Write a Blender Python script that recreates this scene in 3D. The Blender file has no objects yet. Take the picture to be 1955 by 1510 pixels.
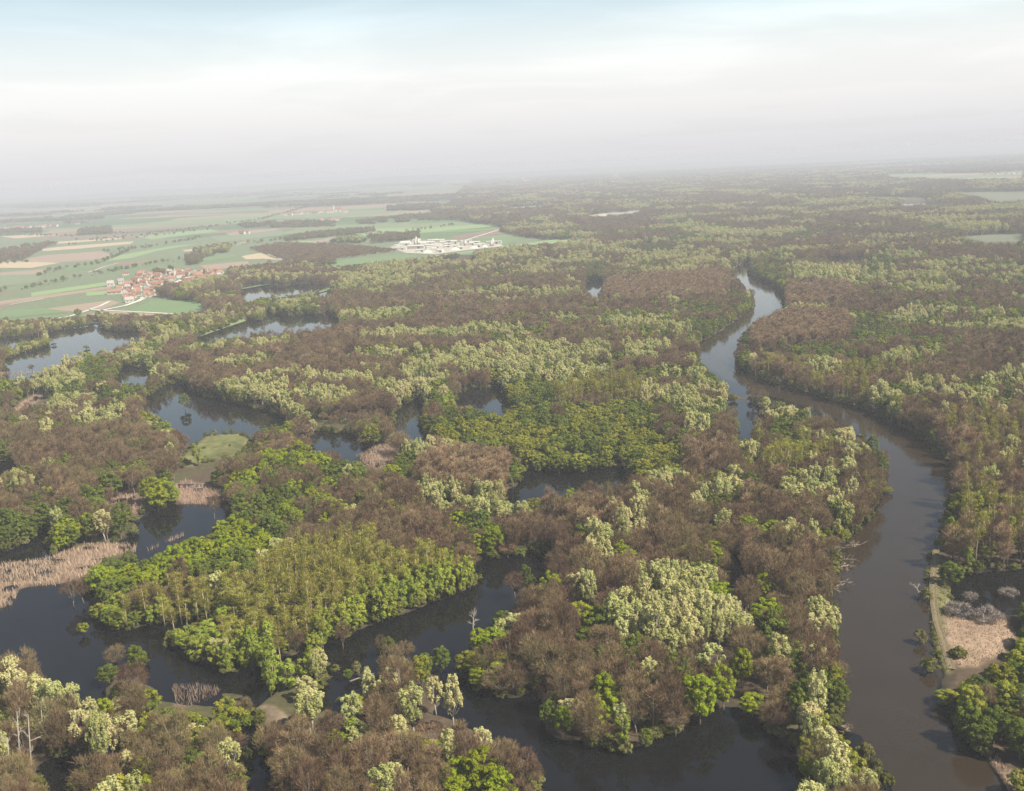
import bpy, bmesh, math, random, hashlib
import numpy as np
from mathutils import Matrix, Vector
from mathutils.geometry import tessellate_polygon
R = math.radians
rng = np.random.default_rng(7)
random.seed(7)
scene = bpy.context.scene
COL = scene.collection

# ------------------------------------------------------------------ camera
CAM_H = 170.0
FPX, W0, H0 = 1900.0, 1955.0, 1510.0
PITCH, ROLL = R(12.95), R(2.8)
cp, sp_, cr, sr = math.cos(PITCH), math.sin(PITCH), math.cos(ROLL), math.sin(ROLL)
fwd = np.array([0, cp, -sp_]); r0 = np.array([1.0, 0, 0]); u0 = np.array([0, sp_, cp])
rgt = cr * r0 - sr * u0
upv = sr * r0 + cr * u0
cam_d = bpy.data.cameras.new('camera'); cam = bpy.data.objects.new('camera', cam_d); COL.objects.link(cam)
cam_d.sensor_width = 36.0; cam_d.lens = 36.0 * FPX / W0
cam_d.clip_start = 1.0; cam_d.clip_end = 120000.0
M = Matrix.Identity(4)
for i in range(3):
    M[i][0] = rgt[i]; M[i][1] = upv[i]; M[i][2] = -fwd[i]
M[2][3] = CAM_H
cam.matrix_world = M
scene.camera = cam

# ------------------------------------------------------------------ light, sky, exposure
SUN_EL, SUN_AZ = R(48), R(118)          # azimuth clockwise from +Y (the viewing direction)
sun_d = bpy.data.lights.new('sun', 'SUN'); sun = bpy.data.objects.new('sun', sun_d); COL.objects.link(sun)
sun_d.energy = 5.0; sun_d.angle = R(0.6); sun_d.color = (1.0, 0.93, 0.82)
sdir = Vector((math.sin(SUN_AZ) * math.cos(SUN_EL), math.cos(SUN_AZ) * math.cos(SUN_EL), math.sin(SUN_EL)))
sun.rotation_euler = (-sdir).to_track_quat('-Z', 'Y').to_euler()
sun.location = (200, -100, 300)

world = bpy.data.worlds.new('World'); scene.world = world; world.use_nodes = True
nt = world.node_tree; nt.nodes.clear()
def N(tree, t, **kw):
    n = tree.nodes.new(t)
    for k, v in kw.items(): setattr(n, k, v)
    return n
wo = N(nt, 'ShaderNodeOutputWorld'); bg = N(nt, 'ShaderNodeBackground'); bg.inputs['Strength'].default_value = 0.05
sky = N(nt, 'ShaderNodeTexSky', sky_type='NISHITA', sun_disc=False)
sky.sun_elevation = SUN_EL; sky.sun_rotation = SUN_AZ
sky.altitude = 170; sky.air_density = 1.0; sky.dust_density = 2.5; sky.ozone_density = 2.0
tc = N(nt, 'ShaderNodeTexCoord'); sepw = N(nt, 'ShaderNodeSeparateXYZ'); nt.links.new(tc.outputs['Generated'], sepw.inputs[0])
def mth(tree, op, a, b=None, clamp=False):
    n = N(tree, 'ShaderNodeMath', operation=op); n.use_clamp = clamp
    for i, v in enumerate((a, b)):
        if v is None: continue
        if isinstance(v, (int, float)): n.inputs[i].default_value = v
        else: tree.links.new(v, n.inputs[i])
    return n.outputs[0]
# high thin cloud sheet: project the direction on a plane overhead, stretched streaks
zc = mth(nt, 'MAXIMUM', mth(nt, 'ADD', sepw.outputs['Z'], 0.06), 0.06)
cxs = mth(nt, 'DIVIDE', sepw.outputs['X'], zc); cys = mth(nt, 'DIVIDE', sepw.outputs['Y'], zc)
comb = N(nt, 'ShaderNodeCombineXYZ'); nt.links.new(cxs, comb.inputs[0]); nt.links.new(mth(nt, 'MULTIPLY', cys, 0.42), comb.inputs[1])
mapw = N(nt, 'ShaderNodeMapping'); mapw.inputs['Rotation'].default_value = (0, 0, R(-24)); mapw.inputs['Scale'].default_value = (0.55, 1.5, 1)
mapw.inputs['Location'].default_value = (3.1, 0.6, 0)
nt.links.new(comb.outputs[0], mapw.inputs[0])
cn = N(nt, 'ShaderNodeTexNoise'); cn.inputs['Scale'].default_value = 0.9; cn.inputs['Detail'].default_value = 6; cn.inputs['Roughness'].default_value = 0.55; cn.inputs['Distortion'].default_value = 0.5
nt.links.new(mapw.outputs[0], cn.inputs['Vector'])
cr_ = N(nt, 'ShaderNodeMapRange'); cr_.interpolation_type = 'SMOOTHSTEP'
cr_.inputs['From Min'].default_value = 0.38; cr_.inputs['From Max'].default_value = 0.72
nt.links.new(cn.outputs['Fac'], cr_.inputs['Value'])
# the veil thickens towards the horizon (longer path through it)
veil = N(nt, 'ShaderNodeMapRange'); veil.interpolation_type = 'SMOOTHSTEP'
veil.inputs['From Min'].default_value = 0.30; veil.inputs['From Max'].default_value = 0.04
veil.inputs['To Min'].default_value = 0.04; veil.inputs['To Max'].default_value = 0.97
nt.links.new(sepw.outputs['Z'], veil.inputs['Value'])
fac = mth(nt, 'ADD', mth(nt, 'MULTIPLY', cr_.outputs[0], 0.17), veil.outputs[0], clamp=True)
mixw = N(nt, 'ShaderNodeMix', data_type='RGBA'); nt.links.new(fac, mixw.inputs['Factor'])
nt.links.new(sky.outputs[0], mixw.inputs[6])
# thin veil: dull lilac in the low air, white higher, a little blue showing through above
low = N(nt, 'ShaderNodeValToRGB'); low.color_ramp.interpolation = 'B_SPLINE'
while len(low.color_ramp.elements) < 5: low.color_ramp.elements.new(0.5)
for e, (q, c) in zip(low.color_ramp.elements, ((0.0,(.54,.53,.55)),(0.12,(.60,.59,.60)),(0.36,(.765,.76,.735)),(0.58,(.745,.83,.835)),(1.0,(.54,.84,1.0)))): e.position = q; e.color = (*c, 1)
nt.links.new(mth(nt, 'DIVIDE', sepw.outputs['Z'], 0.24, clamp=True), low.inputs[0])
lowx = N(nt, 'ShaderNodeVectorMath', operation='SCALE'); lowx.inputs['Scale'].default_value = 15.0; nt.links.new(low.outputs[0], lowx.inputs[0])
nt.links.new(lowx.outputs[0], mixw.inputs[7])
nt.links.new(mixw.outputs[2], bg.inputs['Color']); nt.links.new(bg.outputs[0], wo.inputs['Surface'])

scene.view_settings.view_transform = 'Standard'; scene.view_settings.look = 'None'
scene.view_settings.gamma = 1.0; scene.view_settings.exposure = 0.85
cy = scene.cycles
cy.max_bounces = 4; cy.diffuse_bounces = 2; cy.glossy_bounces = 2; cy.transmission_bounces = 2; cy.volume_bounces = 0; cy.transparent_max_bounces = 4
cy.use_denoising = True; cy.denoiser = 'OPENIMAGEDENOISE'; cy.denoising_input_passes = 'RGB_ALBEDO_NORMAL'; cy.denoising_prefilter = 'NONE'; cy.use_adaptive_sampling = False; cy.caustics_reflective = False; cy.caustics_refractive = False

# ------------------------------------------------------------------ projection helpers
def ray(px, py):
    px = np.asarray(px, float); py = np.asarray(py, float)
    x = (px - W0 / 2) / FPX; y = -(py - H0 / 2) / FPX
    return fwd[None] + np.outer(x, rgt) + np.outer(y, upv)
def G(px, py, z=0.0):
    d = ray(np.atleast_1d(px), np.atleast_1d(py))
    t = (z - CAM_H) / d[:, 2]
    return np.stack([d[:, 0] * t, d[:, 1] * t, np.full(len(t), z)], 1)
def g1(px, py, z=0.0):
    return Vector(G(px, py, z)[0])
def proj(P):
    d = P - np.array([0, 0, CAM_H])
    dep = np.maximum(d @ fwd, 1e-3)
    return W0 / 2 + FPX * (d @ rgt) / dep, H0 / 2 - FPX * (d @ upv) / dep
def inpoly(x, y, poly):
    p = np.asarray(poly, float)
    res = np.zeros(len(x), bool)
    m = (x >= p[:, 0].min()) & (x <= p[:, 0].max()) & (y >= p[:, 1].min()) & (y <= p[:, 1].max())
    if not m.any(): return res
    xs, ys = x[m], y[m]; ins = np.zeros(len(xs), bool)
    j = len(p) - 1
    for i in range(len(p)):
        xi, yi = p[i]; xj, yj = p[j]
        if yi != yj:
            c = ((yi > ys) != (yj > ys)) & (xs < (xj - xi) * (ys - yi) / (yj - yi) + xi)
            ins ^= c
        j = i
    res[m] = ins
    return res
def inany(x, y, polys):
    r = np.zeros(len(x), bool)
    for p in polys: r |= inpoly(x, y, p)
    return r
def hash2(ix, iy, seed):
    h = (ix.astype(np.int64) * 374761393 + iy.astype(np.int64) * 668265263 + seed * 1442695041) & 0xFFFFFFFF
    h = ((h ^ (h >> 13)) * 1274126177) & 0xFFFFFFFF
    return ((h ^ (h >> 16)) & 0xFFFF) / 65535.0
def vnoise(x, y, seed=0):
    ix = np.floor(x); iy = np.floor(y); fx = x - ix; fy = y - iy
    fx = fx * fx * (3 - 2 * fx); fy = fy * fy * (3 - 2 * fy)
    a = hash2(ix, iy, seed); b = hash2(ix + 1, iy, seed); c = hash2(ix, iy + 1, seed); d = hash2(ix + 1, iy + 1, seed)
    return (a * (1 - fx) + b * fx) * (1 - fy) + (c * (1 - fx) + d * fx) * fy
def fbm(x, y, seed=0, o=3):
    s = 0; a = 1; t = 0
    for k in range(o):
        s = s + a * vnoise(x * 2 ** k, y * 2 ** k, seed + 17 * k); t += a; a *= 0.5
    return s / t

# ------------------------------------------------------------------ traced outlines of the open places (photo pixels, later cast on the ground)
RIVER = [(1433,497),(1395,517),(1412,537),(1433,556),(1441,577),(1430,596),(1404,614),(1368,639),(1333,658),(1333,687),(1350,701),(1382,723),(1412,734),(1459,752),(1539,776),(1583,794),(1619,809),(1652,832),(1659,851),(1694,868),(1696,905),(1690,930),(1683,958),(1660,996),(1643,1009),(1612,1041),(1594,1090),(1582,1134),(1594,1183),(1592,1251),(1608,1304),(1602,1348),(1600,1389),(1643,1405),(1663,1437),(1662,1461),(1695,1473),(1703,1510),(1712,1580),(1960,1580),(1917,1510),(1901,1482),(1885,1453),(1853,1429),(1824,1401),(1808,1352),(1782,1328),(1800,1290),(1788,1255),(1776,1207),(1774,1167),(1772,1118),(1776,1078),(1784,1049),(1796,1009),(1804,975),(1823,934),(1823,912),(1812,880),(1794,861),(1765,840),(1728,818),(1674,794),(1619,774),(1546,752),(1473,732),(1444,719),(1408,701),(1404,683),(1412,654),(1426,628),(1448,607),(1473,597),(1495,588),(1497,566),(1488,552),(1459,537),(1428,523),(1430,505)]
LAKES = [
 [(1379,769),(1415,765),(1452,774),(1453,792),(1432,814),(1430,829),(1408,821),(1404,792)],
 [(1814,1102),(1861,1098),(1955,1088),(2060,1078),(2060,1142),(1955,1134),(1917,1130),(1861,1134),(1820,1136)],
 [(1010,1580),(1028,1510),(1048,1480),(1048,1462),(1028,1429),(1000,1397),(963,1385),(931,1356),(891,1340),(850,1322),(818,1316),(842,1288),(858,1280),(875,1294),(899,1304),(915,1320),(951,1334),(992,1332),(1024,1316),(1045,1306),(1060,1310),(1040,1322),(1030,1364),(1036,1389),(1056,1413),(1085,1421),(1125,1429),(1165,1437),(1194,1445),(1246,1417),(1300,1409),(1316,1377),(1368,1352),(1404,1350),(1425,1364),(1465,1397),(1497,1421),(1534,1449),(1534,1473),(1525,1510),(1500,1580)],
 # left lake and the channel round the poplar peninsula
 [(-120,1170),(0,1167),(24,1158),(44,1126),(81,1120),(125,1120),(150,1122),(180,1128),(176,1165),(178,1183),(218,1199),(242,1207),(299,1191),(335,1179),(408,1175),(351,1191),(315,1207),(315,1235),(339,1247),(376,1267),(416,1280),(440,1290),(497,1276),(545,1255),(630,1223),(665,1219),(701,1199),(733,1187),(774,1175),(826,1154),(883,1134),(913,1118),(911,1090),(903,1070),(935,1068),(988,1064),(1044,1055),(1050,1062),(1040,1085),(1020,1098),(1002,1105),(974,1146),(955,1162),(923,1183),(899,1211),(858,1235),(818,1231),(774,1227),(741,1223),(713,1255),(693,1276),(681,1288),(648,1304),(630,1328),(606,1340),(624,1300),(645,1290),(652,1270),(646,1247),(600,1240),(545,1260),(505,1285),(481,1308),(440,1304),(400,1302),(343,1298),(299,1292),(270,1288),(283,1263),(283,1251),(262,1232),(226,1235),(198,1263),(198,1280),(190,1304),(166,1328),(162,1312),(141,1298),(121,1276),(81,1259),(40,1247),(0,1243),(-120,1236)],
 [(444,957),(404,967),(363,965),(335,965),(283,977),(263,997),(258,1021),(226,1037),(263,1041),(265,1057),(279,1055),(307,1041),(355,1021),(388,1009),(404,993),(428,977),(440,973)],
 [(65,1009),(97,1009),(93,1025),(93,1049),(105,1057),(81,1070),(40,1072),(0,1070),(-60,1075),(-60,1058),(20,1052),(61,1037)],
 [(448,1385),(477,1381),(489,1401),(501,1437),(513,1465),(525,1510),(530,1560),(470,1560),(473,1510),(473,1486),(473,1441),(464,1405)],
 [(77,1465),(105,1449),(137,1449),(149,1465),(141,1482),(137,1510),(140,1560),(85,1560),(81,1510)],
 [(297,761),(315,747),(344,742),(372,756),(394,765),(430,772),(465,779),(501,786),(551,800),(501,808),(483,815),(462,818),(444,811),(419,815),(394,811),(358,815),(337,804),(304,793),(294,783),(276,772)],
 [(566,826),(594,829),(637,831),(680,836),(695,847),(687,865),(677,870),(644,865),(623,854),(602,847),(587,836)],
 [(-80,656),(0,646),(86,636),(143,626),(172,622),(175,616),(193,617),(190,629),(222,633),(272,633),(279,636),(251,651),(215,661),(179,669),(157,676),(118,686),(90,697),(72,708),(11,709),(4,694),(11,686),(43,675),(90,662),(88,640),(60,648),(0,660),(-80,672)],
 [(349,654),(376,646),(394,637),(430,626),(469,609),(485,613),(508,611),(505,597),(519,594),(519,601),(559,604),(602,601),(630,597),(641,608),(648,615),(609,624),(559,629),(501,633),(451,640),(412,647)],
 [(458,561),(465,547),(494,543),(537,547),(559,543),(630,542),(609,554),(587,559),(537,565),(462,570)],
 [(605,558),(641,550),(616,566)],
 [(226,715),(233,704),(258,704),(286,707),(283,718),(251,725),(226,729)],
 [(754,815),(754,793),(772,779),(801,772),(811,772),(804,790),(795,804),(808,822),(822,836),(808,836),(790,829),(770,822)],
 [(876,754),(904,750),(951,747),(962,765),(976,768),(962,775),(958,786),(933,783),(922,772),(886,772),(872,761)],
 [(997,902),(1030,905),(1080,906),(1112,905),(1137,902),(1173,898),(1191,898),(1194,911),(1159,922),(1130,922),(1065,937),(1022,937),(997,942),(964,938),(996,926)],
 [(1114,538),(1130,534),(1155,536),(1151,551),(1141,565),(1116,554)],
 [(0,883),(21,876),(39,883),(14,899),(0,899),(-40,899),(-40,883)],
 [(57,926),(100,918),(106,926),(64,936)],
 [(1394,1062),(1412,1058),(1417,1082),(1408,1114),(1392,1110),(1388,1082)],
 [(1718,390),(1763,387),(1814,391),(1814,393),(1763,390),(1718,393)],
 [(0,768),(14,766),(24,774),(8,784),(0,786)],
 [(180,862),(190,860),(192,872),(184,876)],
]
def widen(poly, fx, fy):
    cx = sum(q[0] for q in poly) / len(poly); cy_ = sum(q[1] for q in poly) / len(poly)
    return [(cx + (x - cx) * fx, cy_ + (y - cy_) * fy) for x, y in poly]
for i_ in (8, 9, 14, 15, 16, 17): LAKES[i_] = widen(LAKES[i_], 1.06, 1.25)
REEDS = [
 [(-80,1085),(0,1078),(81,1070),(162,1041),(226,1039),(263,1043),(258,1055),(202,1066),(194,1074),(174,1098),(129,1110),(121,1118),(40,1120),(24,1155),(0,1163),(-80,1168)],
 [(335,924),(355,918),(388,924),(428,944),(444,953),(404,965),(347,963),(335,948)],
 [(200,965),(226,948),(263,944),(275,973),(263,985),(250,978),(235,960)],
 [(679,872),(718,854),(732,847),(758,861),(754,879),(725,897),(697,886)],
 [(331,1312),(380,1308),(420,1316),(424,1336),(385,1340),(343,1356),(331,1328)],
 [(279,1053),(307,1038),(355,1019),(350,1024),(307,1044)],
 [(28,778),(70,752),(84,758),(60,776),(30,786)],
 [(0,712),(40,709),(75,712),(40,717),(0,718)],
]
MEADOW = [(344,878),(394,831),(458,829),(480,841),(474,861),(448,876),(394,883),(358,894)]
MEADOW2 = [(180,769),(196,762),(208,768),(196,775)]
DRYGRASS = [(1798,1178),(1853,1184),(1925,1180),(1938,1215),(1908,1254),(1860,1276),(1826,1274),(1808,1223)]
TANBANK = [(1885,1453),(1903,1449),(1925,1475),(2000,1490),(2000,1530),(1925,1512),(1908,1482)]
TANPATCH = [(485,1352),(520,1348),(549,1372),(545,1388),(505,1378)]
PURPLE = [(479,477),(535,467),(656,470),(758,481),(612,500),(543,499)]
SHORE = [(1432,598),(1406,616),(1370,641),(1335,660),(1333,657),(1368,637),(1404,612),(1430,595)]
FIELDS = [(-200,628),(0,612),(80,612),(150,606),(200,600),(335,604),(392,596),(390,580),(300,566),(302,548),(430,524),(442,512),(560,500),(640,511),(830,492),(960,474),(1100,464),(1165,456),(1050,458),(962,448),(955,432),(900,424),(850,415),(820,402),(860,388),(870,372),(890,355),(940,343),(700,345),(400,368),(0,395),(-200,405)]
CLEAR = [[(1650,376),(1770,378),(1765,381),(1660,380)], [(1800,368),(1955,366),(2080,364),(2080,380),(1955,383),(1905,386),(1860,374)],
         [(1836,452),(1900,448),(1955,447),(1955,462),(1880,463)], [(1125,411),(1225,402),(1222,405),(1130,414)], [(972,396),(1038,392),(1038,395),(975,399)],
         [(1690,332),(1955,330),(1955,341),(1820,343),(1700,338)]]
VERGE = [(1774,1048),(1790,1050),(1800,1085),(1812,1108),(1816,1140),(1802,1160),(1800,1180),(1806,1225),(1820,1264),(1816,1288),(1801,1287),(1785,1248),(1774,1190),(1771,1165),(1769,1118)]
TANGLE = [(1566,1062),(1592,1042),(1606,1046),(1592,1092),(1580,1136),(1576,1150),(1560,1142),(1562,1100)]
OPEN = [RIVER] + LAKES + REEDS + [MEADOW, MEADOW2, DRYGRASS, TANBANK, TANPATCH, SHORE, VERGE] + CLEAR
WATER = [RIVER] + LAKES

# ------------------------------------------------------------------ generic builders
def link(o, parent=None):
    COL.objects.link(o)
    if parent is not None: o.parent = parent
    return o
def tag(o, label=None, cat=None, group=None, kind=None):
    if label: o['label'] = label
    if cat: o['category'] = cat
    if group: o['group'] = group
    if kind: o['kind'] = kind
    return o
def empty(name, loc, rz=0.0, sc=1.0):
    o = bpy.data.objects.new(name, None); o.location = loc; o.rotation_euler = (0, 0, rz)
    o.scale = (sc, sc, sc) if isinstance(sc, (int, float)) else sc
    o.empty_display_size = 0.5
    return link(o)
class MB:
    """collects vertices and faces (numpy blocks) with a per-vertex tone and a material slot"""
    def __init__(s): s.v = []; s.f = []; s.t = []; s.m = []; s.n = 0
    def add(s, v, f, tone=0.5, mat=0):
        v = np.asarray(v, float).reshape(-1, 3)
        s.v.append(v); s.t.append(np.broadcast_to(np.asarray(tone, float), (len(v),)))
        for q in f: s.f.append([a + s.n for a in q]); s.m.append(mat)
        s.n += len(v)
    def blocks(s, v, k, tone, mat=0):
        """v: (n,k,3) independent k-gons"""
        n = len(v)
        idx = np.arange(n * k).reshape(n, k) + s.n
        s.v.append(v.reshape(-1, 3)); s.t.append(np.repeat(np.broadcast_to(np.asarray(tone, float), (n,)), k))
        s.f.extend(idx.tolist()); s.m.extend([mat] * n); s.n += n * k
    def box(s, c, d, rz=0.0, mat=0):
        x, y, z = [q / 2 for q in d]
        p = np.array([(-x,-y,-z),(x,-y,-z),(x,y,-z),(-x,y,-z),(-x,-y,z),(x,-y,z),(x,y,z),(-x,y,z)])
        ca, sa = math.cos(rz), math.sin(rz)
        p = np.stack([p[:,0]*ca - p[:,1]*sa, p[:,0]*sa + p[:,1]*ca, p[:,2]], 1) + np.array(c)
        s.add(p, [(3,2,1,0),(4,5,6,7),(0,1,5,4),(1,2,6,5),(2,3,7,6),(3,0,4,7)], mat=mat)
    def tube(s, pts, rad, n=6, mat=0, tone=0.5):
        pts = np.asarray(pts, float); rings = []
        for i in range(len(pts)):
            d = pts[min(i+1, len(pts)-1)] - pts[max(i-1, 0)]; d /= np.linalg.norm(d) + 1e-9
            a = np.cross(d, (0.31, 0.9, 0.3)); a /= np.linalg.norm(a) + 1e-9; b = np.cross(d, a)
            th = np.arange(n) * 2 * math.pi / n
            rings.append(pts[i] + rad[i] * (np.outer(np.cos(th), a) + np.outer(np.sin(th), b)))
        v = np.concatenate(rings); f = []
        for i in range(len(pts) - 1):
            for j in range(n):
                f.append((i*n + j, i*n + (j+1) % n, (i+1)*n + (j+1) % n, (i+1)*n + j))
        f.append(tuple(range(n))[::-1]); f.append(tuple(range((len(pts)-1)*n, len(pts)*n)))
        s.add(v, f, tone, mat)
    def mesh(s, name, mats, smooth=False):
        me = bpy.data.meshes.new(name)
        V = np.concatenate(s.v) if s.v else np.zeros((0, 3))
        me.from_pydata([tuple(x) for x in V], [], s.f)
        for m in (mats if isinstance(mats, (list, tuple)) else [mats]): me.materials.append(m)
        if any(s.m): me.polygons.foreach_set('material_index', np.array(s.m, np.int32))
        a = me.attributes.new('tone', 'FLOAT', 'POINT'); a.data.foreach_set('value', np.concatenate(s.t).astype(np.float32))
        if smooth: me.polygons.foreach_set('use_smooth', np.ones(len(me.polygons), bool))
        me.update(); return me
    def build(s, name, mats, parent=None, smooth=False):
        return link(bpy.data.objects.new(name, s.mesh(name, mats, smooth)), parent)

# ------------------------------------------------------------------ materials
def new_mat(name):
    m = bpy.data.materials.new(name); m.use_nodes = True; t = m.node_tree; t.nodes.clear()
    return m, t, N(t, 'ShaderNodeOutputMaterial')
def rgb(t, c):
    n = N(t, 'ShaderNodeRGB'); n.outputs[0].default_value = (*c, 1); return n.outputs[0]
def mixc(t, f, a, b, blend='MIX'):
    n = N(t, 'ShaderNodeMix', data_type='RGBA', blend_type=blend)
    for i, v in ((0, f), (6, a), (7, b)):
        if isinstance(v, (int, float)): n.inputs[i].default_value = v
        elif isinstance(v, tuple): n.inputs[i].default_value = (*v, 1)
        else: t.links.new(v, n.inputs[i])
    return n.outputs[2]
def leaf_mat(name, ca, cb, transl=0.3, vmin=0.75, vmax=1.2, cc=None):
    """ca..cb across the tree's own clumps; every tree a little different, neighbours alike"""
    m, t, out = new_mat(name)
    at = N(t, 'ShaderNodeAttribute', attribute_name='tone')
    oi = N(t, 'ShaderNodeObjectInfo')
    nz = N(t, 'ShaderNodeTexNoise'); nz.inputs['Scale'].default_value = 0.013; nz.inputs['Detail'].default_value = 2
    t.links.new(oi.outputs['Location'], nz.inputs['Vector'])
    c = mixc(t, at.outputs['Fac'], ca, cb)
    if cc is not None:
        s = N(t, 'ShaderNodeMapRange'); s.inputs['From Min'].default_value = 0.42; s.inputs['From Max'].default_value = 0.7
        t.links.new(mth(t, 'ADD', mth(t, 'MULTIPLY', nz.outputs['Fac'], 0.7), mth(t, 'MULTIPLY', oi.outputs['Random'], 0.35)), s.inputs['Value'])
        c = mixc(t, s.outputs[0], c, cc)
    hs = N(t, 'ShaderNodeHueSaturation')
    v = N(t, 'ShaderNodeMapRange'); v.inputs['To Min'].default_value = vmin; v.inputs['To Max'].default_value = vmax
    t.links.new(oi.outputs['Random'], v.inputs['Value'])
    h = N(t, 'ShaderNodeMapRange'); h.inputs['To Min'].default_value = 0.488; h.inputs['To Max'].default_value = 0.512
    t.links.new(mth(t, 'FRACT', mth(t, 'MULTIPLY', oi.outputs['Random'], 7.31)), h.inputs['Value'])
    t.links.new(v.outputs[0], hs.inputs['Value']); t.links.new(h.outputs[0], hs.inputs['Hue']); t.links.new(c, hs.inputs['Color'])
    d = N(t, 'ShaderNodeBsdfDiffuse'); tr = N(t, 'ShaderNodeBsdfTranslucent'); mx = N(t, 'ShaderNodeMixShader'); mx.inputs[0].default_value = transl
    t.links.new(hs.outputs[0], d.inputs['Color']); t.links.new(hs.outputs[0], tr.inputs['Color'])
    t.links.new(d.outputs[0], mx.inputs[1]); t.links.new(tr.outputs[0], mx.inputs[2]); t.links.new(mx.outputs[0], out.inputs['Surface'])
    return m
def simple_mat(name, c, rough=0.85, c2=None, scale=1.0, rnd=0.0):
    m, t, out = new_mat(name)
    p = N(t, 'ShaderNodeBsdfPrincipled'); p.inputs['Roughness'].default_value = rough; p.inputs['Specular IOR Level'].default_value = 0.25
    nz = N(t, 'ShaderNodeTexNoise'); nz.inputs['Scale'].default_value = scale; nz.inputs['Detail'].default_value = 4
    co = N(t, 'ShaderNodeTexCoord'); t.links.new(co.outputs['Object'], nz.inputs['Vector'])
    col = mixc(t, nz.outputs['Fac'], c, c2 or tuple(x * 0.7 for x in c))
    if rnd:
        oi = N(t, 'ShaderNodeObjectInfo'); hs = N(t, 'ShaderNodeHueSaturation'); v = N(t, 'ShaderNodeMapRange')
        v.inputs['To Min'].default_value = 1 - rnd; v.inputs['To Max'].default_value = 1 + rnd
        t.links.new(oi.outputs['Random'], v.inputs['Value']); t.links.new(v.outputs[0], hs.inputs['Value']); t.links.new(col, hs.inputs['Color']); col = hs.outputs[0]
    t.links.new(col, p.inputs['Base Color']); t.links.new(p.outputs[0], out.inputs['Surface'])
    return m
MAT = {}
MAT['bark'] = simple_mat('bark_brown', (0.27,0.22,0.17), c2=(0.15,0.12,0.09), scale=1.2)
MAT['palebark'] = simple_mat('bark_pale', (0.40,0.355,0.29), c2=(0.22,0.19,0.15), scale=1.2)
MAT['tanbark'] = simple_mat('bark_tan', (0.42,0.33,0.225), c2=(0.27,0.21,0.14), scale=1.2)
MAT['bare'] = leaf_mat('twigs_brown', (0.095,0.062,0.036), (0.285,0.188,0.110), 0.1, 0.7, 1.3, cc=(0.185,0.142,0.068))
MAT['pale'] = leaf_mat('leaves_silver', (0.29,0.325,0.095), (0.52,0.515,0.20), 0.3, 0.8, 1.12, cc=(0.48,0.435,0.20))
MAT['green'] = leaf_mat('leaves_green', (0.082,0.115,0.020), (0.19,0.22,0.036), 0.3, 0.75, 1.15)
MAT['lime'] = leaf_mat('leaves_lime', (0.17,0.22,0.016), (0.31,0.345,0.022), 0.35, 0.8, 1.15)
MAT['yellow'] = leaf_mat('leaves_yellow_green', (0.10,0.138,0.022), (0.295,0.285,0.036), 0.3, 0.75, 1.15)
MAT['poplar'] = leaf_mat('buds_olive', (0.215,0.195,0.038), (0.335,0.315,0.062), 0.2, 0.8, 1.15)
MAT['greenpoplar'] = leaf_mat('leaves_poplar', (0.18,0.22,0.03), (0.31,0.345,0.05), 0.3, 0.8, 1.15)
MAT['orange'] = leaf_mat('twigs_orange', (0.22,0.147,0.085), (0.37,0.262,0.15), 0.1, 0.8, 1.15)
MAT['bush'] = leaf_mat('leaves_bush', (0.085,0.11,0.026), (0.19,0.195,0.04), 0.3, 0.7, 1.25, cc=(0.16,0.15,0.055))
MAT['blossom'] = leaf_mat('twigs_grey_white', (0.22,0.185,0.15), (0.36,0.31,0.26), 0.2, 0.85, 1.15)
MAT['reed'] = leaf_mat('reeds_tan', (0.36,0.25,0.17), (0.54,0.41,0.30), 0.2, 0.95, 1.05)
MAT['deadreed'] = leaf_mat('reeds_dull', (0.20,0.14,0.105), (0.32,0.24,0.18), 0.2, 0.95, 1.05)

# ground: colour by land class (what grows there), broken up by noise
m, t, out = new_mat('ground_cover'); MAT['ground'] = m
p = N(t, 'ShaderNodeBsdfPrincipled'); p.inputs['Roughness'].default_value = 0.95; p.inputs['Specular IOR Level'].default_value = 0.1
vc = N(t, 'ShaderNodeAttribute', attribute_name='cover')
geo = N(t, 'ShaderNodeNewGeometry')
nz = N(t, 'ShaderNodeTexNoise'); nz.inputs['Scale'].default_value = 0.35; nz.inputs['Detail'].default_value = 5; nz.inputs['Roughness'].default_value = 0.65
t.links.new(geo.outputs['Position'], nz.inputs['Vector'])
mr = N(t, 'ShaderNodeMapRange'); mr.inputs['From Min'].default_value = 0.25; mr.inputs['From Max'].default_value = 0.75; mr.inputs['To Min'].default_value = 0.6; mr.inputs['To Max'].default_value = 1.3
t.links.new(nz.outputs['Fac'], mr.inputs['Value'])
hs = N(t, 'ShaderNodeHueSaturation'); t.links.new(vc.outputs['Color'], hs.inputs['Color']); t.links.new(mr.outputs[0], hs.inputs['Value'])
# far plain: long parcels of crops, stubble and ploughland
mp = N(t, 'ShaderNodeMapping'); mp.inputs['Scale'].default_value = (0.0016, 0.0042, 0.0); mp.inputs['Rotation'].default_value = (0, 0, R(-9))
t.links.new(geo.outputs['Position'], mp.inputs[0])
vo = N(t, 'ShaderNodeTexVoronoi'); vo.inputs['Scale'].default_value = 1.0; vo.inputs['Randomness'].default_value = 0.9; t.links.new(mp.outputs[0], vo.inputs['Vector'])
ramp = N(t, 'ShaderNodeValToRGB'); ramp.color_ramp.interpolation = 'CONSTANT'
cols = [(0.0,(0.10,0.155,0.065)),(0.26,(0.16,0.20,0.10)),(0.42,(0.25,0.20,0.13)),(0.52,(0.08,0.125,0.05)),(0.68,(0.20,0.15,0.11)),(0.78,(0.13,0.20,0.08)),(0.93,(0.33,0.28,0.19))]
while len(ramp.color_ramp.elements) < len(cols): ramp.color_ramp.elements.new(0.5)
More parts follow.
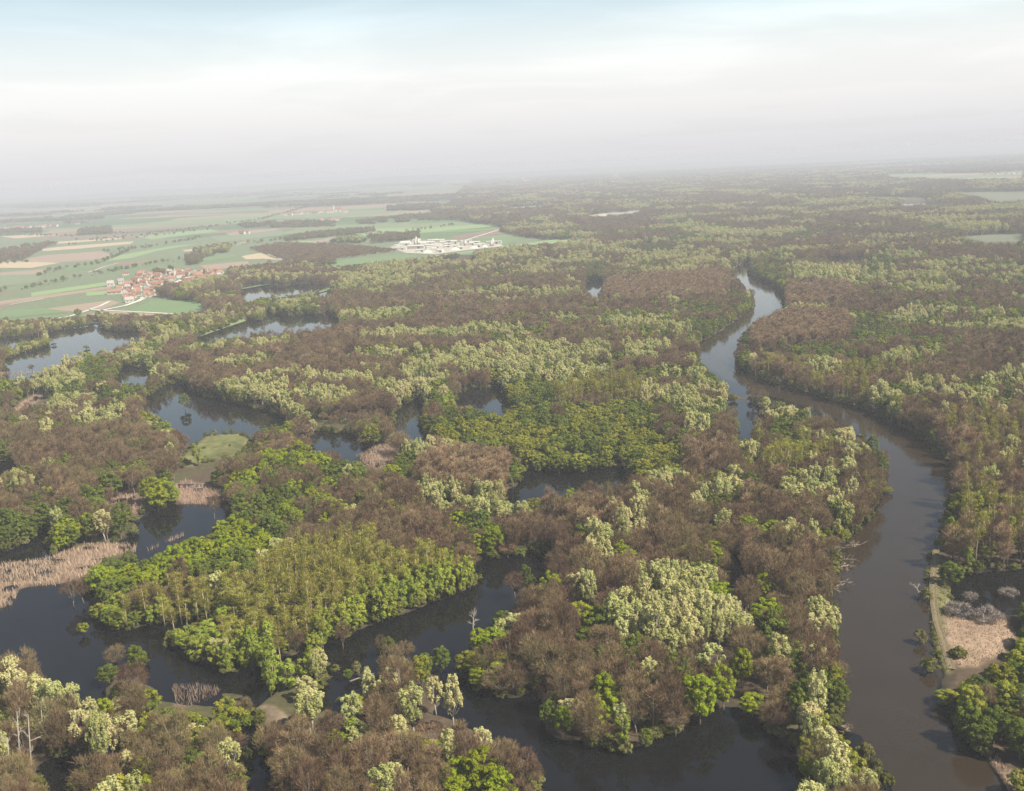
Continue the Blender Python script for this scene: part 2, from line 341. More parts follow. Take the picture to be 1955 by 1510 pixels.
for e, (q, c) in zip(ramp.color_ramp.elements, cols): e.position = q; e.color = (*c, 1)
t.links.new(vo.outputs['Color'], ramp.inputs[0])
fa = N(t, 'ShaderNodeAttribute', attribute_name='parcel')
c = mixc(t, fa.outputs['Fac'], hs.outputs[0], ramp.outputs[0])
t.links.new(c, p.inputs['Base Color']); t.links.new(p.outputs[0], out.inputs['Surface'])

def water_mat(name, c, rough, wave):
    m, t, out = new_mat(name)
    p = N(t, 'ShaderNodeBsdfPrincipled'); p.inputs['Roughness'].default_value = rough; p.inputs['IOR'].default_value = 1.33
    geo = N(t, 'ShaderNodeNewGeometry')
    n1 = N(t, 'ShaderNodeTexNoise'); n1.inputs['Scale'].default_value = 0.045; n1.inputs['Detail'].default_value = 3
    n2 = N(t, 'ShaderNodeTexNoise'); n2.inputs['Scale'].default_value = 0.9; n2.inputs['Detail'].default_value = 4
    t.links.new(geo.outputs['Position'], n1.inputs['Vector']); t.links.new(geo.outputs['Position'], n2.inputs['Vector'])
    t.links.new(mixc(t, n1.outputs['Fac'], tuple(x * 0.8 for x in c), tuple(x * 1.2 for x in c)), p.inputs['Base Color'])
    b = N(t, 'ShaderNodeBump'); b.inputs['Strength'].default_value = 1.0; b.inputs['Distance'].default_value = wave
    t.links.new(n2.outputs['Fac'], b.inputs['Height']); t.links.new(b.outputs[0], p.inputs['Normal'])
    t.links.new(p.outputs[0], out.inputs['Surface']); return m
MAT['river'] = water_mat('river_water', (0.028,0.020,0.012), 0.07, 0.02)
MAT['lake'] = water_mat('lake_water', (0.006,0.006,0.006), 0.04, 0.003)

# ------------------------------------------------------------------ ground sheet (fan of cells, finer near by) and water
def cover_of(X, Y):
    px, py = proj(np.stack([X, Y, np.zeros_like(X)], 1))
    jit = 1.6 * (fbm(X / 7, Y / 7, 3, 3) - 0.5) * 2
    jx, jy = proj(np.stack([X + jit, Y + 1.6 * (fbm(X / 7, Y / 7, 9, 3) - 0.5) * 2, np.zeros_like(X)], 1))
    n = len(X)
    col = np.tile(np.array([0.085, 0.062, 0.040]), (n, 1))
    mossy = fbm(X / 25, Y / 25, 5)
    col = col * (1 - 0.6 * (mossy[:, None] > 0.55)) + np.array([0.075, 0.08, 0.03]) * 0.6 * (mossy[:, None] > 0.55)
    z = 0.30 + 0.9 * (fbm(X / 18, Y / 18, 11) - 0.45)
    parcel = np.zeros(n)
    fld = inpoly(px, py, FIELDS)
    dist = np.hypot(X, Y)
    col[fld] = (0.145, 0.178, 0.098); z[fld] = 0.8
    far = (dist > 5200) | (fld & (py < 455))
    parcel[far] = 1.0; z[dist > 2500] = 0.8
    for rd in REEDS:
        i = inpoly(jx, jy, rd); col[i] = (0.21, 0.15, 0.105); z[i] = -0.02 + 0.9 * (fbm(X[i] / 9, Y[i] / 5, 31) - 0.42)
    i = inpoly(jx, jy, MEADOW) | inpoly(jx, jy, MEADOW2); col[i] = (np.array([0.125, 0.132, 0.05]) * (0.45 + 1.0 * fbm(X[i] / 7, Y[i] / 7, 61)[:, None]) + np.array([0.05, 0.03, 0.015]) * (vnoise(X[i] / 4, Y[i] / 4, 62) > 0.7)[:, None]); z[i] = 0.8
    i = inpoly(jx, jy, DRYGRASS); col[i] = np.array([0.29, 0.21, 0.14]) * (0.7 + 0.6 * fbm(X[i] / 6, Y[i] / 6, 72)[:, None]); z[i] = 0.9
    i = inpoly(jx, jy, VERGE); col[i] = np.array([0.15, 0.14, 0.06]) * (0.6 + 0.8 * fbm(X[i] / 5, Y[i] / 5, 71)[:, None]); z[i] = 0.85
    for pl in (TANBANK, TANPATCH, SHORE, TANGLE):
        i = inpoly(jx, jy, pl); col[i] = np.array([0.20, 0.15, 0.10]) * (0.5 + 0.9 * fbm(X[i] / 5, Y[i] / 5, 73)[:, None]); z[i] = 0.6
    for pl in CLEAR:
        i = inpoly(px, py, pl); col[i] = (0.14, 0.155, 0.095) if pl is not CLEAR[3] else (0.6, 0.55, 0.48); z[i] = 0.8
    wat = inany(jx, jy, WATER)
    dry = inany(px, py, [VERGE, TANGLE, TANBANK, DRYGRASS, MEADOW, SHORE])
    for hgt in (4.0, 9.0):
        qx, qy = proj(np.stack([X, Y, np.full_like(X, hgt)], 1)); i = inany(qx, qy, WATER) & ~wat & ~dry & (dist < 1500); z[i] = np.minimum(z[i], -0.3); col[i] = (0.06, 0.05, 0.035)
    # bare mud shows where a bank falls to open water
    near = np.zeros(n, bool)
    for dx, dy in ((4, 0), (-4, 0), (0, 4), (0, -4)):
        qx, qy = proj(np.stack([X + dx, Y + dy, np.zeros_like(X)], 1)); near |= inany(qx, qy, WATER)
    bank = near & ~wat & ~dry
    col[bank] = (0.05, 0.042, 0.028); z[bank] = np.minimum(z[bank], 0.05 + 0.5 * (vnoise(X / 5, Y / 5, 21)[bank] - 0.4))
    z[wat] = -1.2; col[wat] = (0.08, 0.065, 0.05)
    parcel[wat] = 0
    return col, z, parcel
def build_ground():
    rr = np.concatenate([np.geomspace(150, 3200, 900), np.geomspace(3300, 34000, 90)])
    aa = np.linspace(R(-40), R(40), 640)
    RR, AA = np.meshgrid(rr, aa, indexing='ij')
    X = (RR * np.sin(AA)).ravel(); Y = (RR * np.cos(AA)).ravel()
    col, z, par = cover_of(X, Y)
    # far low hills lie on the plain itself
    nr, na = RR.shape
    def smooth(a):
        a = a.reshape(nr, na, -1); b = a.copy(); b[1:-1] = (a[:-2] + 2 * a[1:-1] + a[2:]) / 4; c_ = b.copy(); c_[:, 1:-1] = (b[:, :-2] + 2 * b[:, 1:-1] + b[:, 2:]) / 4; return c_.reshape(nr * na, -1)
    col = smooth(col); z = smooth(z)[:, 0]
    me = bpy.data.meshes.new('ground')
    V = np.stack([X, Y, z], 1).astype(np.float32)
    i = (np.arange(nr - 1)[:, None] * na + np.arange(na - 1)[None]).ravel()
    F = np.stack([i, i + na, i + na + 1, i + 1], 1).astype(np.int32)[:, ::-1]
    me.vertices.add(len(V)); me.vertices.foreach_set('co', V.ravel())
    me.loops.add(F.size); me.loops.foreach_set('vertex_index', F.ravel())
    me.polygons.add(len(F)); me.polygons.foreach_set('loop_start', np.arange(0, F.size, 4, dtype=np.int32))
    me.polygons.foreach_set('loop_total', np.full(len(F), 4, np.int32))
    me.update(calc_edges=True)
    a = me.attributes.new('cover', 'FLOAT_COLOR', 'POINT'); a.data.foreach_set('color', np.concatenate([col, np.ones((len(col), 1))], 1).astype(np.float32).ravel())
    a = me.attributes.new('parcel', 'FLOAT', 'POINT'); a.data.foreach_set('value', par.astype(np.float32))
    me.materials.append(MAT['ground'])
    o = link(bpy.data.objects.new('ground', me)); tag(o, 'flat flood plain of leaf litter, mud, meadow and green fields', 'ground', kind='structure')
build_ground()
def sheet(name, poly_px, z, mat, label, cat):
    P = G([q[0] for q in poly_px], [q[1] for q in poly_px], 0.0); P[:, 2] = z
    vs = [Vector(q) for q in P]
    tris = tessellate_polygon([vs])
    me = bpy.data.meshes.new(name); me.from_pydata([tuple(v) for v in vs], [], [tuple(q) for q in tris]); me.materials.append(mat)
    bm = bmesh.new(); bm.from_mesh(me); bmesh.ops.recalc_face_normals(bm, faces=bm.faces)
    for f in bm.faces:
        if f.normal.z < 0: f.normal_flip()
    bm.to_mesh(me); bm.free(); me.update()
    o = link(bpy.data.objects.new(name, me)); tag(o, label, cat, kind='structure'); return o
sheet('river', RIVER, 0.03, MAT['river'], 'brown river winding away through the flooded forest', 'river')
me = bpy.data.meshes.new('flood_water'); me.from_pydata([(-34000,-500,0),(34000,-500,0),(34000,34000,0),(-34000,34000,0)], [], [(0,1,2,3)]); me.materials.append(MAT['lake'])
o = link(bpy.data.objects.new('flood_water', me)); tag(o, 'dark still flood water between the woods', 'flood water', kind='structure')

# ------------------------------------------------------------------ tree prototypes
def unit(v): return v / (np.linalg.norm(v, axis=-1, keepdims=True) + 1e-9)
def quads(mb, c, nrm, size, tone, mat=0, elong=1.5):
    """leaf sprays: small four-cornered flakes facing roughly along nrm"""
    n = len(c)
    a = unit(np.cross(nrm, unit(rng.normal(size=(n, 3))))); b = np.cross(nrm, a)
    s = (size * rng.uniform(0.6, 1.3, n))[:, None]
    v = np.stack([c - a * s * 0.5 * elong, c - b * s * 0.5, c + a * s * 0.5 * elong, c + b * s * 0.5], 1)
    mb.blocks(v, 4, tone, mat)
def twigs(mb, base, d, length, width, tone, mat=0):
    n = len(base); d = unit(d)
    a = unit(np.cross(d, rng.normal(size=(n, 3))))
    w = (width * rng.uniform(0.7, 1.3, n))[:, None] / 2
    L = np.broadcast_to(length, (n,))[:, None]
    v = np.stack([base - a * w, base + a * w, base + d * L + a * w * 0.25, base + d * L - a * w * 0.25], 1)
    mb.blocks(v, 4, tone, mat)
def clump_centres(k, rx, rz, zc, shell=0.72, zmin=-0.8, top=0.0):
    """clump positions spread over the crown's outer volume"""
    out = []
    tries = 0
    while len(out) < k and tries < 6000:
        tries += 1
        u = unit(rng.normal(size=3)); u[2] = u[2] * (1 - top) + top * abs(u[2])
        if u[2] < zmin: continue
        r = rng.uniform(shell, 1.0) ** 0.6
        q = np.array([u[0] * rx * r, u[1] * rx * r, zc + u[2] * rz * r])
        if all(np.linalg.norm((q - o) / np.array([rx, rx, rz])) > 1.25 / math.sqrt(k) for o in out): out.append(q)
    return np.array(out)
def limb_tree(mb, h_fork, ends, r0, mat, bend=0.5, h_top=None):
    lean = rng.normal(0, 0.25, 2)
    pts = np.array([[0, 0, -0.6], [lean[0] * 0.3, lean[1] * 0.3, h_fork * 0.5], [lean[0], lean[1], h_fork]])
    mb.tube(pts, [r0 * 1.25, r0, r0 * 0.8], 7, mat)
    f = pts[-1]
    for e in ends:
        st = f * np.array([1, 1, rng.uniform(0.75, 1.0)])
        mid = st + (e - st) * 0.5; mid[2] -= bend * np.linalg.norm((e - st)[:2]) * 0.25; mid[:2] *= 0.85
        mb.tube([st, mid, e], [r0 * 0.55, r0 * 0.3, r0 * 0.1], 5, mat)
def leafy_crown(mb, cs, r, n_per, size, squash=0.8, up=0.25, tone_fn=None, mat=0):
    for c in cs:
        rr = r * rng.uniform(0.75, 1.3)
        u = unit(rng.normal(size=(n_per, 3))); u[:, 2] = np.where(u[:, 2] < -0.35, -u[:, 2], u[:, 2])
        sc = np.array([rr, rr, rr * squash]) if np.isscalar(squash) else rr * np.array(squash)
        pos = c + u * sc * rng.uniform(0.62, 1.02, n_per)[:, None]
        nrm = unit(u + rng.normal(0, 0.42, (n_per, 3)) + np.array([0, 0, up]))
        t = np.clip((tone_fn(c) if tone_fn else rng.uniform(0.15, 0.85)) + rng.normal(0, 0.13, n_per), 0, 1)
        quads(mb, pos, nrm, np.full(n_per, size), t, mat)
def broom_crown(mb, cs, r, n_per, length, width, spread=0.75, mat=0, drop=0.9):
    for c in cs:
        base = c - np.array([0, 0, r * drop])
        tone0 = rng.uniform(0.1, 0.9)
        th = rng.uniform(0, 2 * math.pi, n_per); sp = np.abs(rng.normal(0, spread, n_per))
        out = unit(np.array([c[0], c[1], 0.0]))
        d = np.stack([np.sin(sp) * np.cos(th), np.sin(sp) * np.sin(th), np.cos(sp)], 1) + out * 0.28 + rng.normal(0, 0.12, (n_per, 3))
        d = unit(d); st = rng.uniform(0.25, 0.8, n_per) * r * 1.5
        twigs(mb, base + d * st[:, None] + rng.normal(0, 0.25, (n_per, 3)), d + rng.normal(0, 0.25, (n_per, 3)), rng.uniform(0.6, 1.25, n_per) * length, width, np.clip(tone0 + rng.normal(0, 0.15, n_per), 0, 1), mat)

PROTO = {}
def proto(kind, crown, trunk, cm, tm):
    PROTO.setdefault(kind, []).append((crown, trunk, cm, tm))
NVAR = 8
for v in range(NVAR):
    # bare brown tree, 17 m
    c, t = MB(), MB()
    rx = rng.uniform(3.9, 4.9); rz = rng.uniform(4.6, 5.6)
    cs = clump_centres(34, rx, rz, 11.2, 0.5, -0.65, 0.1)
    broom_crown(c, cs, 1.55, 62, 1.45, 0.105, 0.55)
    limb_tree(t, rng.uniform(4.0, 6.0), cs[rng.permutation(len(cs))[:17]], 0.25, 0)
    proto('bare', c, t, 'bare', 'bark')
    # pale willow / white poplar, 21 m: upright flames of pale young leaf
    c, t = MB(), MB()
    rx = rng.uniform(3.6, 4.7)
    cs = clump_centres(38, rx * .92, 5.9, 11.4, 0.45, -0.8)
    leafy_crown(c, cs, 0.92, 64, 0.44, (1.0, 1.0, 1.8), 0.1, lambda q: 0.45 + 0.03 * (q[2] - 11) + rng.uniform(-0.3, 0.3))
    limb_tree(t, rng.uniform(4, 6), cs[rng.permutation(len(cs))[:9]], 0.34, 0)
    proto('pale', c, t, 'pale', 'palebark')
    # broad leafing tree, 14 m
    c, t = MB(), MB()
    rx = rng.uniform(4.3, 5.2)
    cs = np.concatenate([clump_centres(46, rx, 5.4, 8.2, 0.72, -0.85), clump_centres(7, rx * 0.5, 3, 8, 0.2)])
    leafy_crown(c, cs, 1.2, 62, 0.52, 0.72)
    limb_tree(t, rng.uniform(2.5, 3.5), cs[rng.permutation(len(cs))[:9]], 0.3, 0)
    proto('green', c, t, 'green', 'bark')
    c, t = MB(), MB()
    rx = rng.uniform(4.4, 5.4)
    cs = np.concatenate([clump_centres(48, rx, 5.6, 8.6, 0.74, -0.8), clump_centres(7, rx * 0.5, 3, 8, 0.2)])
    leafy_crown(c, cs, 1.15, 62, 0.52, 0.7)
    limb_tree(t, rng.uniform(2.5, 3.5), cs[rng.permutation(len(cs))[:9]], 0.3, 0)
    proto('lime', c, t, 'lime', 'bark')
    # yellow-green willow, 13 m: flowering clumps over dark ones
    c, t = MB(), MB()
    rx = rng.uniform(4.2, 5.2)
    cs = np.concatenate([clump_centres(44, rx, 4.8, 7.6, 0.72, -0.85), clump_centres(6, rx * 0.5, 3, 7, 0.2)])
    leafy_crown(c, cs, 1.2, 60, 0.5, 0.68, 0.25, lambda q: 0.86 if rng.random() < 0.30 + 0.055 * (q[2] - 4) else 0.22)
    limb_tree(t, rng.uniform(2, 3), cs[rng.permutation(len(cs))[:9]], 0.28, 0)
    proto('yellow', c, t, 'yellow', 'bark')
    # plantation poplar, 25 m, bare pole with a brush of olive buds
    c, t = MB(), MB()
    cs = clump_centres(17, 1.7, 6.4, 17.4, 0.3, -1)
    broom_crown(c, cs, 1.25, 34, 1.4, 0.12, 0.45)
    leafy_crown(c, cs, 0.9, 20, 0.34, (1, 1, 1.7), 0.1)
    t.tube([(0, 0, -0.6), (0.1, 0, 10), (0, 0.15, 22)], [0.30, 0.23, 0.08], 6)
    for k in range(9):
        z = rng.uniform(10, 20); a = rng.uniform(0, 6.28); t.tube([(0, 0, z), (math.cos(a) * 0.8, math.sin(a) * 0.8, z + 2.2)], [0.06, 0.03], 4)
    proto('poplar', c, t, 'poplar', 'tanbark')
    # leafing poplar, 22 m
    c, t = MB(), MB()
    cs = clump_centres(24, 2.5, 6.3, 7.9, 0.4, -1)
    leafy_crown(c, cs, 1.05, 66, 0.5, (1, 1, 1.35), 0.15)
    t.tube([(0, 0, -0.6), (0.1, 0, 7), (0, 0.1, 13)], [0.22, 0.16, 0.06], 6)
    proto('greenpoplar', c, t, 'greenpoplar', 'tanbark')
    # pinkish bare poplar, 22 m
    c, t = MB(), MB()
    cs = clump_centres(20, 2.5, 7.6, 13.4, 0.4, -1)
    broom_crown(c, cs, 1.6, 92, 1.9, 0.13, 0.5)
    t.tube([(0, 0, -0.6), (0.1, 0, 9), (0, 0.1, 18)], [0.24, 0.18, 0.06], 6)
    for k in range(8):
        z = rng.uniform(5, 15); a = rng.uniform(0, 6.28); t.tube([(0, 0, z), (math.cos(a) * 1.2, math.sin(a) * 1.2, z + 3)], [0.07, 0.03], 4)
    proto('orange', c, t, 'orange', 'tanbark')
    # bush, 4 m
    c, t = MB(), MB()
    cs = clump_centres(14, 1.9, 1.7, 1.7, 0.5, -0.5)
    leafy_crown(c, cs, 0.85, 50, 0.42, 0.8)
    for q in cs[:5]: t.tube([(0, 0, -0.4), q * 0.5 + np.array([0, 0, 0.2]), q], [0.09, 0.06, 0.03], 4)
    proto('bush', c, t, 'bush', 'bark')
    # blackthorn in blossom, 3.5 m, wide
    c, t = MB(), MB()
    cs = clump_centres(22, 3.6, 1.5, 1.6, 0.35, -0.3)
    broom_crown(c, cs, 0.9, 70, 0.9, 0.09, 1.0); leafy_crown(c, cs, 0.8, 22, 0.3, 0.8)
    for q in cs[:7]: t.tube([(0, 0, -0.4), q * 0.5, q], [0.1, 0.06, 0.03], 4)
    proto('blossom', c, t, 'blossom', 'bark')
KIND_NAME = {'bare': 'bare_tree', 'pale': 'pale_willow', 'green': 'green_tree', 'lime': 'lime_green_oak', 'yellow': 'yellow_green_willow',
             'poplar': 'plantation_poplar', 'greenpoplar': 'leafing_poplar', 'orange': 'bare_poplar', 'bush': 'bush', 'blossom': 'blackthorn_bush'}
KIND_CAT = {'bush': 'bush', 'blossom': 'bush'}
KIND_H = {'bare': 17, 'pale': 18, 'green': 14, 'lime': 14.5, 'yellow': 13, 'poplar': 25, 'greenpoplar': 15, 'orange': 22, 'bush': 4, 'blossom': 3.4}
KIND_R = {'bare': 4.8, 'pale': 4.6, 'green': 5.6, 'lime': 5.6, 'yellow': 5.4, 'poplar': 2.2, 'greenpoplar': 3.0, 'orange': 3.2, 'bush': 2.2, 'blossom': 4}
PM = {}
for k, lst in PROTO.items():
    for i, (c, t, cm, tm) in enumerate(lst):
        j = MB(); j.v = c.v + t.v; j.t = c.t + t.t; j.n = c.n + t.n
        j.f = c.f + [[a + c.n for a in q] for q in t.f]; j.m = [0] * len(c.f) + [1] * len(t.f)
        PM[(k, i)] = (c.mesh('crown', MAT[cm]), t.mesh('trunk', MAT[tm], True), j.mesh('tree', [MAT[cm], MAT[tm]]))

# ------------------------------------------------------------------ where which trees grow (outlines at crown level; first match wins)
B, P, Gn, L, Y, T, K, O = 'bare', 'pale', 'green', 'lime', 'yellow', 'poplar', 'greenpoplar', 'orange'
ZONES = [  # outline
 ([(168,1150),(215,1152),(300,1162),(408,1148),(418,1178),(350,1196),(300,1205),(218,1208),(170,1195)], {Gn:.45, Y:.3, K:.25}, .5, 'dense'),
 ([(296,1245),(312,1203),(345,1190),(385,1172),(440,1195),(436,1296),(400,1290)], {K:.8, P:.2}, .58, 'dense'),
 ([(345,1192),(424,1156),(485,1158),(560,1160),(640,1165),(620,1180),(560,1195),(440,1205),(400,1228)], {T:.9, K:.1}, .68, 'dense'),
 # plantation peninsula
 ([(611,1165),(660,1130),(709,1098),(782,1078),(842,1064),(899,1070),(920,1092),(913,1140),(883,1150),(774,1190),(701,1215),(624,1245),(545,1270),(497,1285),(440,1296),(400,1282),(330,1245),(305,1235),(315,1205),(400,1222),(440,1200),(560,1192)], {K:.9, T:.08, P:.02}, .92, 'dense'),
 ([(330,1215),(345,1192),(424,1156),(485,1158),(560,1160),(640,1165),(620,1180),(560,1195),(440,1205),(400,1228)], {T:.9, K:.1}, .8, 'dense'),
 ([(170,1150),(279,1114),(307,1098),(388,1094),(485,1090),(505,1049),(565,1021),(620,1014),(717,1006),(741,1026),(802,1033),(858,1041),(900,1066),(842,1062),(782,1076),(709,1096),(660,1128),(611,1163),(424,1160),(345,1195),(300,1215),(242,1222),(170,1195)], {T:.80, K:.07, Gn:.13}, .92, 'dense'),
 # lime hump behind the plantation
 ([(186,1100),(200,1076),(279,1051),(355,1017),(404,989),(440,962),(436,930),(450,890),(500,862),(560,858),(600,868),(640,905),(600,930),(560,960),(600,985),(540,1015),(500,1050),(485,1094),(300,1112),(180,1150)], {L:.50, Gn:.38, B:.12}, .95, 'n'),
 ([(560,858),(640,862),(690,885),(735,910),(690,960),(640,990),(600,1018),(565,1025),(540,1012),(600,985),(560,960)], {B:.45, L:.27, Gn:.26, P:.02}, .95, 'n'),
 # right of the plantation
 ([(850,990),(905,988),(970,1012),(965,1052),(935,1070),(885,1068),(850,1035)], {Gn:.5, L:.25, B:.25}, .9, 'n'),
 ([(798,920),(842,914),(907,922),(915,942),(963,942),(1010,960),(1008,980),(963,984),(923,983),(879,967),(842,960),(802,946)], {P:.93, B:.07}, 1.0, 'n'),
 # big pale stand
 ([(1364,1114),(1416,1112),(1418,1134),(1366,1136)], {L:1}, .9, 'n'),
 ([(1145,1178),(1178,1148),(1206,1134),(1206,1102),(1255,1090),(1299,1090),(1332,1078),(1376,1090),(1392,1112),(1408,1130),(1430,1148),(1427,1180),(1388,1180),(1352,1202),(1307,1238),(1267,1236),(1238,1214),(1182,1213),(1165,1186)], {P:.97, Gn:.03}, 1.05, 'n'),
 ([(1338,1203),(1392,1196),(1390,1255),(1342,1245)], {P:.9, B:.1}, 1.1, 'n'),
 ([(1099,1118),(1141,1116),(1147,1160),(1121,1160)], {P:.9, B:.1}, 1.0, 'n'), ([(1168,1112),(1200,1112),(1200,1146),(1168,1146)], {P:1}, 1.0, 'n'),
 ([(1111,1017),(1176,1015),(1176,1056),(1125,1064)], {P:.7, K:.3}, 1.1, 'n'),
 ([(1095,957),(1192,952),(1202,990),(1190,1007),(1100,1002)], {O:.6, P:.4}, 1.0, 'n'), ([(1196,967),(1232,967),(1230,1007),(1198,1007)], {P:.9, B:.1}, 1., 'n'),
 ([(1326,924),(1376,920),(1413,922),(1413,946),(1328,948)], {P:.85, B:.15}, 1., 'n'),
 ([(1491,920),(1518,902),(1592,906),(1612,934),(1570,940),(1497,942)], {P:.75, B:.25}, 1., 'n'), ([(1582,936),(1612,934),(1612,990),(1584,988)], {P:.7, Gn:.3}, 1., 'n'),
 ([(1491,1007),(1536,1007),(1536,1040),(1491,1040)], {P:.85, B:.15}, 1., 'n'), ([(1546,1018),(1576,1020),(1574,1046),(1548,1046)], {P:.8, B:.2}, .9, 'n'),
 ([(1544,1148),(1592,1154),(1600,1195),(1560,1200)], {P:.9, B:.1}, .9, 'n'),
 ([(1534,1468),(1578,1452),(1625,1456),(1650,1470),(1700,1480),(1720,1600),(1520,1600)], {P:.7, B:.3}, .95, 'n'),
 ([(1540,1318),(1580,1320),(1582,1410),(1540,1405)], {P:.55, K:.45}, 1.0, 'n'),
 ([(1497,1245),(1542,1243),(1542,1284),(1513,1284)], {Gn:.9, B:.1}, .9, 'n'), ([(1538,1296),(1612,1290),(1612,1350),(1582,1350)], {Gn:.9, P:.1}, .8, 'n'),
 ([(1594,1415),(1663,1418),(1665,1462),(1594,1464)], {Y:.9, Gn:.1}, .8, 'n'), ([(1516,1417),(1556,1415),(1556,1452),(1518,1452)], {L:.9, B:.1}, .8, 'n'),
 ([(1443,1258),(1503,1258),(1499,1302),(1449,1304)], {O:.8, B:.2}, .8, 'n'), ([(1453,1306),(1487,1306),(1487,1350),(1453,1350)], {Gn:.9, B:.1}, .9, 'n'),
 ([(1305,1290),(1352,1286),(1368,1294),(1398,1302),(1402,1350),(1348,1376),(1322,1378),(1307,1340)], {L:1}, 1.0, 'n'),
 ([(1392,1270),(1435,1266),(1435,1310),(1396,1318)], {L:.85, Y:.15}, .95, 'n'),
 ([(1427,1181),(1463,1181),(1463,1213),(1427,1213)], {L:1}, .85, 'n'), ([(1431,1104),(1485,1104),(1485,1165),(1431,1165)], {L:.95, Gn:.05}, 1, 'n'), ([(1301,1043),(1366,1045),(1366,1076),(1303,1070)], {L:.9, B:.1}, .85, 'n'),
 ([(1409,922),(1447,922),(1447,963),(1409,963)], {Gn:.7, Y:.3}, .9, 'n'), ([(1467,946),(1491,946),(1491,967),(1467,967)], {Y:1}, .8, 'n'),
 # near bank, bottom
 ([(653,1330),(681,1306),(721,1288),(762,1284),(772,1300),(740,1310),(713,1326),(673,1350)], {P:.85, Y:.15}, .85, 'n'),
 ([(750,1336),(794,1330),(822,1362),(806,1396),(755,1380)], {P:1}, .95, 'n'), ([(816,1314),(852,1314),(852,1344),(818,1342)], {P:1}, .9, 'n'), ([(844,1330),(893,1330),(893,1366),(846,1364)], {P:.95, B:.05}, 1., 'n'),
 ([(657,1370),(703,1370),(703,1405),(660,1405)], {P:.7, K:.3}, .9, 'n'), ([(626,1400),(668,1400),(668,1424),(626,1424)], {L:1}, .8, 'n'),
 ([(880,1455),(905,1448),(926,1452),(940,1480),(965,1510),(975,1560),(880,1560)], {L:1}, .95, 'n'), ([(596,1470),(626,1470),(626,1540),(596,1540)], {L:.85, B:.15}, .85, 'n'),
 ([(703,1411),(764,1411),(764,1455),(703,1455)], {O:.85, B:.15}, .85, 'n'), ([(893,1358),(953,1358),(953,1391),(893,1391)], {O:.8, B:.2}, .85, 'n'), ([(755,1443),(808,1443),(808,1500),(755,1500)], {O:.8, B:.2}, .85, 'n'),
 ([(705,1470),(757,1470),(757,1540),(705,1540)], {P:.6, Y:.4}, .9, 'n'), ([(784,1265),(828,1265),(828,1312),(784,1312)], {Y:1}, .9, 'n'),
 ([(574,1350),(612,1340),(618,1400),(576,1405)], {P:.85, B:.15}, .9, 'n'),
 ([(530,1350),(660,1320),(780,1290),(900,1340),(1010,1400),(1060,1470),(1060,1640),(510,1640),(500,1430)], {B:.90, P:.04, L:.03, O:.03}, .95, 'n'),
 # main peninsula
 ([(858,1252),(895,1238),(921,1210),(953,1217),(961,1260),(905,1292),(873,1290)], {L:.5, Y:.35, B:.15}, .85, 'n'),
 ([(965,1181),(986,1181),(986,1201),(965,1201)], {P:1}, .8, 'n'), ([(920,1196),(966,1196),(966,1214),(920,1214)], {P:.7, Gn:.3}, .7, 'n'), ([(929,1172),(961,1172),(961,1193),(929,1193)], {Gn:.6, L:.4}, .8, 'n'),
 ([(1030,1346),(1062,1344),(1062,1400),(1036,1398)], {Gn:.9, B:.1}, .8, 'n'), ([(1052,1362),(1083,1362),(1083,1416),(1052,1412)], {L:1}, .85, 'n'), ([(1064,1318),(1091,1318),(1091,1358),(1064,1358)], {P:1}, .9, 'n'),
 ([(1155,1306),(1192,1306),(1192,1390),(1155,1390)], {P:.4, Y:.3, K:.3}, .9, 'n'), ([(1220,1396),(1248,1396),(1248,1430),(1220,1430)], {Gn:.8, L:.2}, .6, 'n'), ([(1100,1170),(1145,1170),(1145,1225),(1100,1225)], {Gn:.6, L:.2, B:.2}, .9, 'n'),
 # bottom left
 ([(0,1310),(30,1308),(40,1350),(0,1360)], {P:.9, B:.1}, 1., 'n'), ([(55,1318),(113,1316),(165,1310),(160,1338),(121,1372),(81,1392),(57,1370)], {P:.6, B:.4}, 1.05, 'n'),
 ([(-80,1240),(40,1245),(60,1255),(60,1275),(0,1300),(-80,1300)], {P:.3, B:.7}, .95, 'n'), ([(-60,1375),(34,1370),(40,1440),(-60,1450)], {Y:.55, P:.2, B:.25}, .95, 'n'),
 ([(186,1336),(240,1334),(240,1360),(186,1360)], {L:1}, .85, 'n'), ([(252,1380),(290,1378),(290,1400),(252,1400)], {L:1}, .8, 'n'), ([(258,1446),(300,1444),(300,1475),(258,1475)], {L:1}, .85, 'n'),
 ([(296,1305),(335,1303),(335,1352),(296,1352)], {Gn:.95, B:.05}, 1.0, 'n'), ([(198,1302),(236,1292),(236,1316),(192,1330)], {Gn:.9, L:.1}, .8, 'n'),
 ([(154,1380),(202,1362),(252,1375),(252,1412),(200,1440),(160,1430)], {P:.72, B:.28}, 1.05, 'n'), ([(222,1286),(266,1284),(275,1310),(224,1312)], {P:1}, .8, 'n'), ([(146,1345),(192,1318),(240,1308),(250,1334),(190,1366),(150,1400)], {P:.5, L:.2, B:.3}, .9, 'n'),
 ([(170,1432),(262,1408),(275,1510),(270,1600),(165,1600)], {P:.4, Y:.25, B:.35}, 1.0, 'n'), ([(329,1382),(396,1382),(396,1408),(329,1408)], {P:.7, Y:.3}, .9, 'n'), ([(424,1406),(464,1410),(474,1480),(420,1500)], {Y:.45, P:.4, B:.15}, .95, 'n'),
 ([(404,1330),(440,1310),(462,1330),(462,1390),(404,1398)], {Y:.75, Gn:.25}, .85, 'n'),
